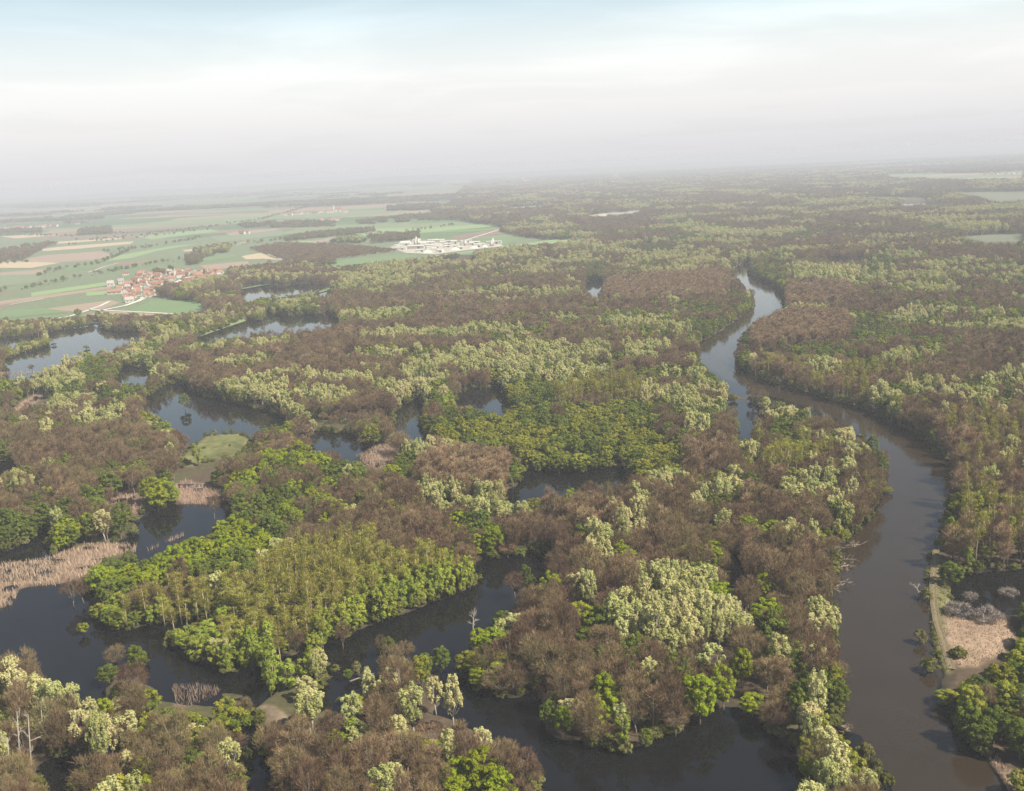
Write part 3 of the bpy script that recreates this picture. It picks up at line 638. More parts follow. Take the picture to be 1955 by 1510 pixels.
 ([(487,1290),(537,1290),(537,1352),(487,1352)], {Y:.85, Gn:.15}, .85, 'n'), ([(515,1262),(562,1262),(562,1300),(515,1300)], {P:.95, Gn:.05}, .85, 'n'), ([(576,1242),(634,1240),(634,1292),(576,1294)], {P:.95, Gn:.05}, .85, 'n'), ([(574,1276),(630,1276),(630,1345),(574,1345)], {Y:.9, Gn:.1}, .85, 'n'),
 # left wood round the reed pond
 ([(272,930),(337,928),(337,976),(272,976)], {L:.6, Gn:.4}, 1., 'n'), ([(208,962),(262,962),(262,1008),(208,1008)], {Gn:.8, L:.2}, 1., 'n'), ([(156,934),(192,934),(192,976),(156,976)], {Gn:1}, 1., 'n'),
 ([(92,1000),(176,996),(180,1050),(92,1055)], {Gn:.8, L:.2}, 1., 'n'), ([(-60,990),(62,990),(62,1040),(-60,1045)], {Gn:.8, P:.2}, 1., 'n'), ([(50,966),(135,966),(135,1010),(50,1010)], {Gn:.7, P:.2, B:.1}, 1., 'n'), ([(-60,978),(18,978),(18,1065),(-60,1065)], {P:.9, Gn:.1}, 1., 'n'),
 ([(180,896),(310,892),(312,935),(180,938)], {Gn:.5, L:.1, B:.4}, 1., 'n'), ([(400,880),(470,870),(450,935),(400,930)], {Gn:.4, B:.6}, .95, 'n'),
 ([(68,776),(118,770),(215,770),(243,788),(222,802),(143,810),(82,792)], {P:.5, B:.5}, 1., 'n'), ([(43,715),(104,705),(161,713),(163,745),(143,756),(82,760),(60,745)], {P:.65, Gn:.35}, .9, 'n'),
 ([(160,690),(370,690),(370,750),(290,752),(165,750)], {Gn:.5, Y:.15, B:.25, P:.1}, .9, 'n'), ([(100,758),(176,756),(176,778),(100,778)], {Gn:.9, B:.1}, .8, 'n'),
 ([(300,785),(560,800),(560,840),(480,850),(470,830),(400,825),(300,820)], {Gn:.55, L:.1, B:.35}, .75, 'n'), ([(-80,790),(180,800),(300,820),(330,880),(180,900),(-80,960)], {B:.78, Gn:.16, P:.06}, 1., 'n'),
 # middle islands
 ([(804,784),(851,773),(922,777),(944,798),(958,790),(994,790),(1022,777),(1137,776),(1209,772),(1280,776),(1310,815),(1310,886),(1230,903),(1209,874),(1137,868),(1080,866),(958,860),(886,849),(815,831)], {Y:.62, Gn:.33, B:.05}, .95, 'n'),
 ([(985,868),(1230,868),(1235,912),(985,912)], {Y:.5, Gn:.35, B:.15}, .9, 'n'), ([(960,894),(998,894),(998,930),(960,930)], {Gn:1}, .9, 'n'),
 ([(786,840),(867,838),(870,850),(800,868),(780,860)], {P:.95, O:.05}, 1., 'n'), ([(793,856),(851,849),(908,855),(974,855),(980,900),(960,922),(904,918),(808,912)], {O:.97, B:.03}, .95, 'dense'), ([(755,862),(795,862),(797,915),(752,915)], {Gn:.85, Y:.15}, .9, 'n'),
 ([(761,700),(851,677),(886,662),(958,659),(1065,659),(1158,662),(1164,688),(1047,692),(972,720),(945,700),(886,709),(772,724)], {P:.80, B:.12, Gn:.08}, 1., 'n'),
 ([(718,732),(851,720),(860,745),(815,768),(754,782),(745,758)], {P:.7, Y:.2, Gn:.1}, 1., 'n'), ([(397,740),(430,729),(537,709),(637,713),(700,695),(735,702),(735,724),(690,745),(640,770),(594,804),(519,796),(494,786),(401,768)], {P:.55, Y:.2, B:.25}, .95, 'n'),
 ([(1187,659),(1273,652),(1275,678),(1187,684)], {P:.9, B:.1}, 1., 'n'), ([(1227,745),(1300,745),(1375,738),(1362,782),(1290,778),(1228,772)], {P:.85, B:.15}, 1., 'n'), ([(1255,780),(1380,745),(1395,790),(1340,820),(1255,815)], {P:.5, Gn:.4, B:.1}, 1., 'n'),
 ([(1055,732),(1108,711),(1209,702),(1229,743),(1209,775),(1065,778)], {T:.55, Y:.2, B:.25}, .95, 'n'), ([(955,735),(1055,730),(1065,790),(985,790)], {Gn:.5, Y:.5}, .9, 'n'),
 ([(1302,687),(1375,699),(1388,734),(1330,745)], {P:.5, Gn:.4, B:.1}, 1., 'n'), ([(1459,754),(1540,765),(1545,800),(1462,805)], {P:.55, Gn:.35, B:.1}, .9, 'n'), ([(1468,796),(1523,796),(1523,836),(1468,836)], {Gn:1}, .9, 'n'), ([(1539,776),(1640,800),(1650,850),(1540,845)], {B:.6, P:.3, Gn:.1}, .9, 'n'),
 ([(1398,850),(1546,838),(1637,836),(1662,866),(1660,955),(1610,935),(1600,905),(1518,900),(1490,915),(1410,900)], {Y:.3, T:.3, B:.25, P:.15}, .95, 'n'), ([(1300,852),(1381,852),(1381,892),(1300,892)], {O:.75, B:.25}, .95, 'n'),
 ([(1225,905),(1330,860),(1400,890),(1410,925),(1330,930),(1230,965)], {P:.4, B:.4, Y:.2}, 1., 'n'),
 # right bank
 ([(1782,1045),(1824,1045),(1824,1100),(1782,1100)], {Gn:1}, .75, 'n'), ([(1790,975),(1825,950),(1900,945),(1960,940),(2080,940),(2080,1085),(1955,1080),(1860,1097),(1800,1085)], {Y:.3, T:.3, K:.15, O:.15, B:.1}, .95, 'n'),
 ([(1765,795),(1800,785),(1955,790),(2080,790),(2080,945),(1955,940),(1826,955),(1822,900)], {O:.4, T:.25, B:.25, P:.07, Y:.03}, .95, 'n'),
 ([(1869,1100),(1915,1102),(1915,1140),(1869,1142)], {K:.9, Y:.1}, .75, 'n'), ([(1855,1132),(1910,1130),(1915,1160),(1860,1160)], {Gn:1}, .5, 'n'), ([(1915,1136),(2080,1130),(2080,1250),(1935,1245),(1922,1180)], {Gn:.95, L:.05}, .8, 'n'),
 ([(1806,1300),(1850,1300),(1848,1352),(1812,1352)], {P:.9, B:.1}, .8, 'n'), ([(1820,1262),(1880,1268),(1900,1280),(1870,1300),(1820,1300)], {Y:.8, Gn:.2}, .6, 'n'), ([(1905,1235),(2080,1230),(2080,1310),(1905,1305)], {Y:.5, Gn:.4, L:.1}, .9, 'n'),
 ([(1790,1285),(2080,1285),(2080,1640),(1990,1640),(1920,1500),(1850,1420)], {Gn:.42, Y:.22, B:.16, P:.1, K:.1}, .85, 'n'),
 ([(1428,622),(1448,600),(1500,590),(1612,588),(1627,612),(1600,637),(1530,642),(1440,652)], {O:.9, Gn:.1}, .9, 'dense'), ([(1503,541),(1619,535),(1628,552),(1601,572),(1503,580)], {O:.97, P:.03}, .9, 'dense'), ([(1426,499),(1470,488),(1499,506),(1508,541),(1500,570),(1450,530),(1428,520)], {Y:.55, Gn:.35, B:.1}, 1., 'n'),
 ([(1405,670),(1430,639),(1619,621),(1648,605),(1747,623),(1749,647),(1699,670),(1656,685),(1546,679),(1437,670)], {Gn:.58, Y:.22, B:.2}, .9, 'n'), ([(1539,690),(1575,681),(1612,692),(1608,704),(1545,706)], {P:1}, 1., 'n'), ([(1402,685),(1539,674),(1612,690),(1710,698),(1739,714),(1640,752),(1601,764),(1510,745),(1415,705)], {T:.5, B:.3, O:.2}, .9, 'n'),
 ([(1636,762),(1659,736),(1725,736),(1728,756),(1725,800),(1660,785)], {P:.55, Gn:.45}, .95, 'n'), ([(1728,725),(1840,725),(1840,744),(1728,744)], {P:.75, B:.25}, 1., 'n'), ([(1890,717),(2080,712),(2080,768),(1903,763)], {P:.6, Gn:.2, B:.2}, 1., 'n'), ([(1806,750),(1932,750),(1932,770),(1806,770)], {P:.8, B:.2}, 1., 'n'), ([(1858,787),(1912,787),(1912,799),(1858,799)], {P:1}, 1., 'n'),
 ([(1515,512),(1640,510),(1640,538),(1515,540)], {P:.75, Gn:.25}, 1., 'n'), ([(1705,518),(1811,516),(1811,532),(1705,534)], {P:.9, B:.1}, 1., 'n'), ([(1759,500),(1803,500),(1803,513),(1759,513)], {P:1}, 1., 'n'), ([(1640,490),(1710,488),(1712,530),(1640,530)], {Gn:.7, P:.2, B:.1}, 1., 'n'),
 ([(1148,557),(1165,530),(1250,520),(1380,515),(1402,530),(1382,557),(1300,562),(1200,572)], {O:.8, B:.15, P:.05}, .9, 'dense'), ([(1290,560),(1402,555),(1440,580),(1370,640),(1330,650),(1290,620)], {Gn:.4, Y:.35, B:.25}, .9, 'n'),
 # levee woods and lake islands
 ([(-40,668),(60,648),(88,640),(92,660),(43,676),(-40,690)], {Y:.5, P:.4, Gn:.1}, .45, 'n'), ([(185,676),(260,650),(330,630),(400,600),(480,588),(520,580),(505,596),(470,606),(330,655),(300,680),(250,700),(180,700)], {Gn:.3, P:.35, Y:.2, B:.15}, .8, 'n'),
 ([(-60,618),(0,612),(172,608),(176,622),(0,640),(-60,648)], {B:.35, P:.35, Gn:.3}, .6, 'n'), ([(190,600),(280,600),(400,590),(400,605),(285,632),(190,625)], {B:.5, Gn:.3, P:.2}, .6, 'n'),
 ([(519,561),(610,555),(612,592),(519,600)], {P:.45, Gn:.5, B:.05}, .9, 'n'), ([(430,510),(645,508),(645,548),(440,552)], {B:.6, P:.25, Gn:.15}, .85, 'n'), ([(640,525),(780,510),(790,545),(650,560)], {P:.65, Gn:.3, B:.05}, .9, 'n'),
 ([(640,470),(1165,460),(1300,465),(1400,490),(1400,515),(1150,520),(900,520),(640,520)], {P:.45, B:.3, Gn:.25}, .95, 'n'),
]
FOREST = [(620,507),(640,514),(830,494),(960,476),(1100,466),(1165,457),(1050,459),(962,449),(955,434),(900,426),(850,417),(820,404),(860,390),(870,374),(890,357),(940,345),(1200,341),(1420,335),(1620,328),(1955,336),(2090,336),(2300,700),(2300,1760),(-260,1760),(-260,628),(0,612),(80,614),(150,608),(200,602),(335,606),(392,598),(390,582),(300,568),(302,550),(430,526),(442,514),(560,504)]
VILLAGE = [(205,575),(205,545),(300,520),(430,514),(432,526),(330,545),(310,565),(240,578)]
WOODS = [ # strips and copses among the fields: outline, mix, height
 ([(-60,506),(0,504),(47,497),(86,475),(118,465),(72,468),(-60,492)], {B:.8, Gn:.2}, .7),
 ([(455,430),(540,424),(640,424),(640,434),(470,436)], {B:.6, Gn:.4}, .6), ([(545,455),(600,445),(715,436),(715,444),(600,456),(545,462)], {Gn:.5, B:.5}, .6),
 ([(680,425),(780,412),(960,408),(960,416),(780,424),(690,430)], {B:.5, Gn:.5}, .6), ([(630,456),(700,460),(695,466),(630,464)], {Gn:.6, P:.4}, .7), ([(370,480),(440,470),(440,490),(380,494)], {Gn:.4, P:.3, B:.3}, .8),
 ([(290,520),(330,515),(332,524),(300,528)], {Gn:.6, B:.4}, .7), ([(355,495),(385,490),(388,504),(358,508)], {Gn:.6, B:.4}, .8), ([(150,438),(210,434),(215,446),(150,450)], {B:.5, Gn:.5}, .6),
 ([(740,398),(830,392),(860,400),(740,404)], {B:.5, Gn:.5}, .9), ([(140,412),(250,402),(260,408),(150,418)], {B:.5, Gn:.5}, .6), ([(700,455),(800,447),(800,458),(710,466)], {Gn:.5, B:.5}, .8), ([(0,440),(80,438),(80,444),(0,447)], {B:.5, Gn:.5}, .6), ([(700,380),(860,372),(865,382),(720,390)], {B:.5, Gn:.5}, .6),
 (PURPLE, {B:1}, .5), ([(560,500),(600,492),(640,500),(640,512),(560,510)], {B:.7, Gn:.3}, .7),
]
HEDGES = [([(0,561),(148,533),(260,510),(355,495)], 11), ([(69,529),(123,513),(164,511),(192,503),(246,480),(332,465),(384,455)], 13), ([(141,462),(281,449),(400,434),(500,419),(605,391)], 14), ([(0,505),(60,500)], 9),
          ([(0,449),(140,452),(250,446)], 16), ([(640,456),(800,440),(870,430)], 16), ([(120,470),(260,455),(400,440)], 20), ([(450,470),(560,455),(640,452)], 15), ([(958,444),(962,432)], 6), ([(200,483),(294,470)], 11)]
LINES_SP = 1.0

def rank01(v):
    o = np.argsort(np.argsort(v)); return (o + 0.5) / max(len(v), 1)
def gen_points():
    """jittered rows of planting positions, wider apart where trees merge with distance"""
    out = []
    bands = [(215, 700, 6.3), (700, 1200, 6.6), (1200, 2000, 7.6), (2000, 3200, 10.0), (3200, 5200, 15.0), (5200, 9000, 26.0), (9000, 15000, 46.0)]
    for a, b, s in bands:
        n = int(2 * b / s)
        gx, gy = np.meshgrid(np.arange(-int(b * 0.72 / s) - 1, int(b * 0.72 / s) + 2), np.arange(int(a * 0.6 / s), int(b / (0.9 * s)) + 2), indexing='ij')
        X = (gx.ravel() + 0.5 * (gy.ravel() % 2)) * s; Y = gy.ravel() * s * 0.9
        X = X + rng.uniform(-0.42, 0.42, len(X)) * s; Y = Y + rng.uniform(-0.42, 0.42, len(Y)) * s
        d = np.hypot(X, Y); m = (d >= a) & (d < b) & (np.abs(np.arctan2(X, Y)) < R(33.5)) & (Y > 0)
        out.append(np.stack([X[m], Y[m], np.full(m.sum(), s)], 1))
    return np.concatenate(out)
KINDS = ['bare', 'pale', 'green', 'lime', 'yellow', 'poplar', 'greenpoplar', 'orange', 'bush', 'blossom']
def choose(mix, n, X, Y, seed, wl, smooth=0.75):
    """pick kinds so that the shares hold and like stands by like"""
    ks = list(mix); w = np.array([mix[k] for k in ks], float); w /= w.sum(); c = np.cumsum(w)
    u = rank01(smooth * rank01(fbm(X / wl, Y / wl, seed, 2)) + (1 - smooth) * rng.random(n)) if n else np.zeros(0)
    return np.array([KINDS.index(ks[i]) for i in np.minimum(np.searchsorted(c, u), len(ks) - 1)], int)
pts = gen_points()
Xg, Yg, Sg = pts[:, 0], pts[:, 1], pts[:, 2]
Dg = np.hypot(Xg, Yg)
p0x, p0y = proj(np.stack([Xg, Yg, np.zeros_like(Xg)], 1))
pmx, pmy = proj(np.stack([Xg, Yg, np.full_like(Xg, 11.0)], 1))
kind = np.full(len(Xg), -1); hs_ = np.ones(len(Xg)); dense = np.zeros(len(Xg), bool); todo = inpoly(p0x, p0y, FOREST) & ~inpoly(p0x, p0y, VILLAGE)
zone_id = np.full(len(Xg), -1)
for zi, (poly, mix, hf, cls) in enumerate(ZONES):
    zc_ = (0.8 if cls == 'dense' else 0.62) * hf * KIND_H[max(mix, key=mix.get)]; qmx, qmy = proj(np.stack([Xg, Yg, np.full_like(Xg, zc_)], 1))
    m = todo & (Dg < 3400) & inpoly(qmx, qmy, poly)
    if not m.any(): continue
    kind[m] = choose(mix, m.sum(), Xg[m], Yg[m], 40 + zi, 26 if m.sum() < 1500 else 45, 0.6)
    hs_[m] = hf; zone_id[m] = zi; todo &= ~m
m = todo & (Dg < 680)
kind[m] = choose({P: .03, Gn: .08, 'yellow': .05, B: .76, O: .05, L: .03}, m.sum(), Xg[m], Yg[m], 89, 22, 0.55); todo &= ~m
# the rest of the forest: brown, with streaks of pale willow and green
m = todo & (Dg < 2000)
kind[m] = choose({P: .13, Gn: .17, 'yellow': .13, K: .03, L: .03, O: .05, B: .46}, m.sum(), Xg[m], Yg[m] * 1.3, 90, 60, 0.78); todo &= ~m
m = todo
kind[m] = choose({P: .20, Gn: .23, 'yellow': .08, O: .05, B: .44}, m.sum(), Xg[m], Yg[m], 91, 115, 0.86); todo &= ~m
# stands of different age, and a few gaps between them
mid = (Dg > 900) & (kind >= 0)
hs_[mid] *= 0.72 + 0.55 * fbm(Xg[mid] / 130, Yg[mid] / 130, 401, 2)
kind[mid & (Dg > 1400) & (fbm(Xg / 75, Yg / 150, 402, 3) > 0.735)] = -1
fk = kind.copy()
for poly, mix, hf in WOODS:
    m = (kind < 0) & inpoly(p0x, p0y, poly)
    m &= (fbm(Xg / 35, Yg / 70, 55, 2) > 0.43) | (np.array(poly is PURPLE))
    if m.any(): kind[m] = choose(mix, m.sum(), Xg[m], Yg[m], 92, 60, 0.5); hs_[m] = hf
# far hazy copses on the plain beyond
m = (kind < 0) & (Dg > 5200) & (fbm(Xg / 900, Yg / 200, 77, 3) > np.where(p0x < 900, 0.70, 0.58))
kind[m] = choose({B: .6, Gn: .4}, m.sum(), Xg[m], Yg[m], 93, 400, 0.6)
SPARSE = [(TANGLE, .45, .5), (VERGE, 0, 1), ([(655,1205),(860,1228),(866,1262),(862,1300),(800,1312),(660,1310),(640,1262)], .16, .6), ([(400,1306),(640,1255),(640,1345),(600,1365),(520,1400),(440,1395)], .35, .85), ([(1775,1085),(1990,1120),(1960,1180),(1930,1290),(1800,1290)], .12, .6), ([(970,1060),(1060,1070),(1050,1150),(965,1160)], .45, .8), ([(-60,770),(180,760),(190,790),(0,800)], .5, .8), ([(560,805),(760,800),(760,850),(700,840),(600,830)], .3, .6), ([(270,930),(350,915),(345,990),(200,1000),(190,960)], .3, 1), ([(380,830),(485,825),(485,885),(340,898),(340,870)], .3, .8)]
for poly, pr, hf in SPARSE:
    m = inpoly(p0x, p0y, poly); kind[m & (rng.random(len(kind)) > pr)] = -1; hs_[m] *= hf
keep = kind >= 0
# hillsides and clearings stay open: a tree may not stand in, or hang in front of, an open place
hk = np.array([KIND_H[k] for k in KINDS]); rk = np.array([KIND_R[k] for k in KINDS])
hh = hk[np.maximum(kind, 0)] * hs_; rr_ = rk[np.maximum(kind, 0)]
farfz = np.where(Dg > 650, 0.97, 0.92)
for fz, lat in ((0.0, 0), (0.25, 0), (0.5, 0), (farfz * .85, 0), (farfz, 0), (0.45, 0.8), (0.45, -0.8), (0.75, 0.6), (0.75, -0.6)):
    qx, qy = proj(np.stack([Xg + lat * rr_, Yg, fz * hh], 1))
    keep &= ~inany(qx, qy, OPEN)
qx, qy = proj(np.stack([Xg, Yg, 0.6 * hh], 1)); keep &= ~(inpoly(qx, qy, FIELDS) & (fk >= 0))
tallv_ = np.clip(rng.normal(0.90, 0.15, len(Xg)), .55, 1.25) * hs_; shr = np.ones(len(Xg))
# lower trees stand before the clear stands of pale, green and yellow crowns
topx, topy = proj(np.stack([Xg, Yg, 0.85 * hk[np.maximum(kind, 0)] * tallv_], 1))
for zi, (poly, mix, hf, cls) in enumerate(ZONES):
    k_ = max(mix, key=mix.get)
    if k_ in (B, T) or mix[k_] < .5: continue
    m = inpoly(topx, topy, poly) & (zone_id != zi) & (Dg < 1000) & (zone_id > zi) | inpoly(topx, topy, poly) & (zone_id < 0) & (Dg < 1000)
    shr = np.where(m, .62, shr)
TR = []   # X, Y, kind, height factor, width factor
wide = np.where(Sg > 9, Sg / 8.2, 1.0)
tallv = tallv_ * shr
for i in np.nonzero(keep)[0]: TR.append((Xg[i], Yg[i], kind[i], tallv[i] * min(1.25, wide[i] ** 0.35), wide[i] * rng.uniform(0.7, 1.15) * (0.55 + 0.45 * hs_[i])))
# plantations are set closer: second pass on a finer lattice
for zi, (poly, mix, hf, cls) in enumerate(ZONES):
    if cls != 'dense': continue
    if T in mix and mix[T] > .5: hf *= .80
    under = {KINDS.index('green'): .5, KINDS.index('yellow'): .6}
    zc_ = 0.8 * hf * KIND_H[max(mix, key=mix.get)]
    q = G([a for a, b in poly], [b for a, b in poly], zc_); x0, x1, y0, y1 = q[:, 0].min(), q[:, 0].max(), q[:, 1].min(), q[:, 1].max()
    s = 5.6 if y0 < 1000 else 6.4
    gx, gy = np.meshgrid(np.arange(x0, x1, s), np.arange(y0, y1, s), indexing='ij'); X = gx.ravel() + rng.uniform(-1.2, 1.2, gx.size); Yy = gy.ravel() + rng.uniform(-1.2, 1.2, gx.size)
    a, b = proj(np.stack([X, Yy, np.full_like(X, zc_)], 1)); m = inpoly(a, b, poly)
    for pz, *_ in ZONES[:zi]: m &= ~inpoly(a, b, pz)
    kk = choose(mix, len(X), X, Yy, 300 + zi, 20, 0.5); h = hk[kk] * hf
    for fz in (0, .3, .6, .92):
        qx, qy = proj(np.stack([X, Yy, fz * h], 1)); m &= ~inany(qx, qy, OPEN)
    for i in np.nonzero(m)[0]: TR.append((X[i], Yy[i], kk[i], hf * rng.uniform(.85, 1.12) * (under.get(kk[i], 1) if hf > .55 else 1), rng.uniform(.85, 1.1) * (under.get(kk[i], 1))))
# hedges and roadside rows
for line, sp in HEDGES:
    q = G([a for a, b in line], [b for a, b in line])
    for a, b in zip(q[:-1], q[1:]):
        L_ = np.linalg.norm(b - a); n = int(L_ / sp)
        for k in range(n):
            if rng.random() < 0.18: continue
            w = a + (b - a) * (k + rng.random()) / n; TR.append((w[0] + rng.normal(0, 1.5), w[1] + rng.normal(0, 1.5), KINDS.index(['bare', 'green', 'bush', 'yellow'][rng.choice(4, p=[.35, .35, .2, .1])]), rng.uniform(.45, .8), rng.uniform(.6, .95)))
# bushes and young growth along the water's edge
gx, gy = np.meshgrid(np.arange(-900, 900, 3.4), np.arange(215, 1500, 3.4), indexing='ij')
X = gx.ravel() + rng.uniform(-1.5, 1.5, gx.size); Yy = gy.ravel() + rng.uniform(-1.5, 1.5, gx.size)
a, b = proj(np.stack([X, Yy, np.zeros_like(X)], 1)); m = (a > -60) & (a < 2015) & (b < 1560)
X, Yy, a, b = X[m], Yy[m], a[m], b[m]
inw = inany(a, b, OPEN); edge = np.zeros(len(X), bool)
for dx, dy in ((0, -5), (4, -3), (-4, -3)):
    qx, qy = proj(np.stack([X + dx, Yy + dy, np.zeros_like(X)], 1)); edge |= inany(qx, qy, WATER)
qx, qy = proj(np.stack([X, Yy, np.full_like(X, 3.2)], 1))
ok = edge & ~inw & ~inany(qx, qy, OPEN) & inpoly(a, b, FOREST) & (rng.random(len(X)) < 0.75)
for i in np.nonzero(ok)[0]: TR.append((X[i], Yy[i], KINDS.index('bush'), rng.uniform(.6, 1.6), rng.uniform(.7, 1.3)))
qx, qy = proj(np.stack([X, Yy, np.full_like(X, 7.0)], 1)); ok = edge & ~inw & ~inany(qx, qy, OPEN) & inpoly(a, b, FOREST) & (rng.random(len(X)) < 0.22)
ek = np.full(len(X), 0)
for poly, mix, hf, cls in ZONES[::-1]:
    m = ok & inpoly(qx, qy, poly)
    if m.any(): ek[m] = choose(mix, m.sum(), X[m], Yy[m], 7, 15, 0.4)
for i in np.nonzero(ok)[0]:
    kk = KINDS[ek[i]]; kk = 'greenpoplar' if kk == 'poplar' else kk
    TR.append((X[i], Yy[i], KINDS.index(kk), rng.uniform(.5, .8), rng.uniform(.6, .85)))
for b_ in np.arange(1056, 1286, 5.0):
    tx = np.interp(b_, [1052,1090,1120,1158,1190,1218,1250,1282], [1787,1783,1781,1783,1788,1797,1807,1816])
    if rng.random() < .6: w = g1(tx - rng.uniform(9, 13), b_); TR.append((w.x, w.y, KINDS.index('bush'), rng.uniform(.15, .45), rng.uniform(.3, .6)))
VP = [(214,558),(262,535),(268,522),(330,519),(390,517),(429,518),(425,527),(370,541),(330,554),(310,563),(285,572),(245,576),(236,562)]
n_ = 0
while n_ < 46:
    a_, b_ = rng.uniform(214, 429), rng.uniform(517, 576)
    if inpoly(np.array([a_]), np.array([b_]), VP)[0]: w = g1(a_, b_); TR.append((w.x, w.y, KINDS.index(['green', 'bush', 'bare'][n_ % 3]), rng.uniform(.4, .65) * (2 if n_ % 3 == 1 else 1), rng.uniform(.5, .8) * (2 if n_ % 3 == 1 else 1))); n_ += 1
for _ in range(420):
    a_, b_ = rng.uniform(1772, 1820), rng.uniform(1050, 1290)
    if inpoly(np.array([a_]), np.array([b_]), VERGE)[0] and rng.random() < .22:
        w = g1(a_, b_); tx = np.interp(b_, [1052,1090,1120,1158,1190,1218,1250,1282], [1787,1783,1781,1783,1788,1797,1807,1816])
        if abs(a_ - tx) > 10: TR.append((w.x, w.y, KINDS.index('bush'), rng.uniform(.2, .55), rng.uniform(.3, .7)))
for q0, q1 in zip(MEADOW, MEADOW[1:] + MEADOW[:1]):
    for f in rng.random(7):
        w = g1(q0[0] + (q1[0] - q0[0]) * f + rng.normal(0, 3), q0[1] + (q1[1] - q0[1]) * f + rng.normal(0, 1.5)); TR.append((w.x, w.y, KINDS.index('bush'), rng.uniform(.35, 1.1), rng.uniform(.5, 1.1)))
for _ in range(8):
    w = g1(rng.uniform(365, 475), rng.uniform(838, 880)); TR.append((w.x, w.y, KINDS.index('bush'), rng.uniform(.25, .6), rng.uniform(.3, .7)))
TR = np.array(TR)

# ------------------------------------------------------------------ trees one can pick out in the photo, each set where it stands
SPECIAL = [ # foot pixel, kind, height m, width factor, label
 ((159,1212),'yellow',5.4,.42,'small lone yellow-green tree standing in the dark lake'),
 ((141,1160),'bare',13,.8,'bare tree in the lake off the tip of the poplar plantation'),
 ((160,1152),'bare',11,.7,'thin bare tree in the lake, against the plantation tip'),
 ((262,1292),'green',12.5,.62,'round dark green tree on the near tip of the reedy bank, over the channel'),
 ((224,1280),'bare',10,.8,'bare brown tree beside the round dark green tree at the channel'),
 ((212,1308),'green',8,.7,'low dark green tree below the round one at the channel'),
 ((1336,1382),'lime',17,.95,'large lime green oak dipping into the dark pond'), ((1382,1356),'lime',15,.75,'lime green oak beside the largest one at the dark pond'),
 ((1416,1314),'lime',14,.7,'lime green oak set back behind the pair at the dark pond'),
 ((1458,1155),'lime',13,.75,'round bright lime oak at the corner of the big pale willow stand'),
 ((1446,1215),'lime',10,.6,'small lime oak below the big pale willow stand'),
 ((980,930),'green',12,.72,'round dark green tree at the end of the pinkish poplar block'),
 ((806,1312),'yellow',12,.7,'bright yellow-green willow at the mouth of the middle channel'),
 ((1756,1228),'bush',6,.95,'small green bush standing alone in the river'), ((1776,1284),'bush',5.5,1.35,'wide olive bush in the river by the end of the track'), ((1768,1146),'bush',5.5,1.1,'pale green bush on the river edge of the track'),
 ((1680,910),'green',14,.6,'green tree leaning over the river at the bend'), ((1664,882),'green',15,.65,'green tree behind the one over the river bend'),
 ((1693,942),'yellow',3.6,.6,'low yellow bush-like tree in the river below the bend'),
 ((354,782),'green',12.5,.8,'lone dark green tree standing in the middle lake'),
 ((380,890),'greenpoplar',16,.95,'dark narrow poplar standing in the green meadow'),
 ((302,978),'lime',15,1.0,'large bright green tree on the reedy shore of the round pond'), ((236,1008),'green',14,.9,'broad green tree on the spit in the round pond'), ((172,976),'green',14,.75,'dark green round tree behind the reed pond'),
 ((984,1144),'bare',12,.8,'lone bare tree in the middle channel'), ((1004,1110),'green',7.5,.45,'small green tree standing in the middle channel'), ((1014,1132),'green',8,.42,'small green tree at the head of the middle channel'),
 ((1376,1262),'pale',20,.55,'tall white-stemmed willow below the big pale stand'), ((1345,1250),'pale',17,.6,'white-stemmed willow beside the tallest one below the pale stand'),
 ((792,1412),'pale',19,1.0,'broad pale willow rising from the near brown wood'), ((866,1398),'pale',20,.75,'slender pale willow with a fan of white limbs over the near wood'), ((833,1366),'pale',14,.7,'pale willow at the channel side of the near brown wood'),
 ((920,1535),'lime',17,1.1,'big lime green oak at the bottom of the near brown wood'),
 ((1611,1040),'yellow',7.5,.6,'small yellow willow leaning from the river bank'), ((1600,1035),'pale',11,.6,'whitish bare-limbed willow on the river bank'),
 ((1075,1412),'lime',11,.55,'lime green tree at the pond side of the channel mouth'), ((1044,1392),'green',10,.55,'dark green tree at the channel mouth by the lime one'),
 ((1232,1428),'green',6.5,.42,'small fresh green tree at the tip of the pond headland'),
 ((655,1240),'bare',11,.55,'lone bare tree in the channel before the leafing poplars'), ((570,1262),'bare',13,.6,'bare tree on the shore before the leafing poplars'),
 ((741,1255),'green',8,.5,'small green tree on the drowned bank in the channel'), ((726,1258),'bare',10,.35,'thin bare tree on the drowned bank in the channel'), ((776,1268),'bare',9,.6,'low bare tree on the drowned bank in the channel'), ((842,1285),'green',10,.6,'green tree at the end of the drowned bank'), ((815,1290),'green',8.5,.6,'olive green tree near the end of the drowned bank'),
 ((664,1300),'green',4.5,.3,'tiny green sapling on the mud bar in the channel'), ((680,1290),'bush',6,.8,'pale thin bush on the mud bar in the channel'),
 ((62,710),'bare',8,.6,'small dark bare tree in the far lake'), ((103,660),'bush',3.5,1.4,'low dark bush on a far lake islet'), ((165,666),'bush',4,1.4,'low dark bush in the far lake near its shore'),
 ((150,606),'green',12,.9,'round dark tree on the field edge by the white track'), ((1828,1258),'bush',4.5,1.3,'round green bush in the dry grass clearing'),
]
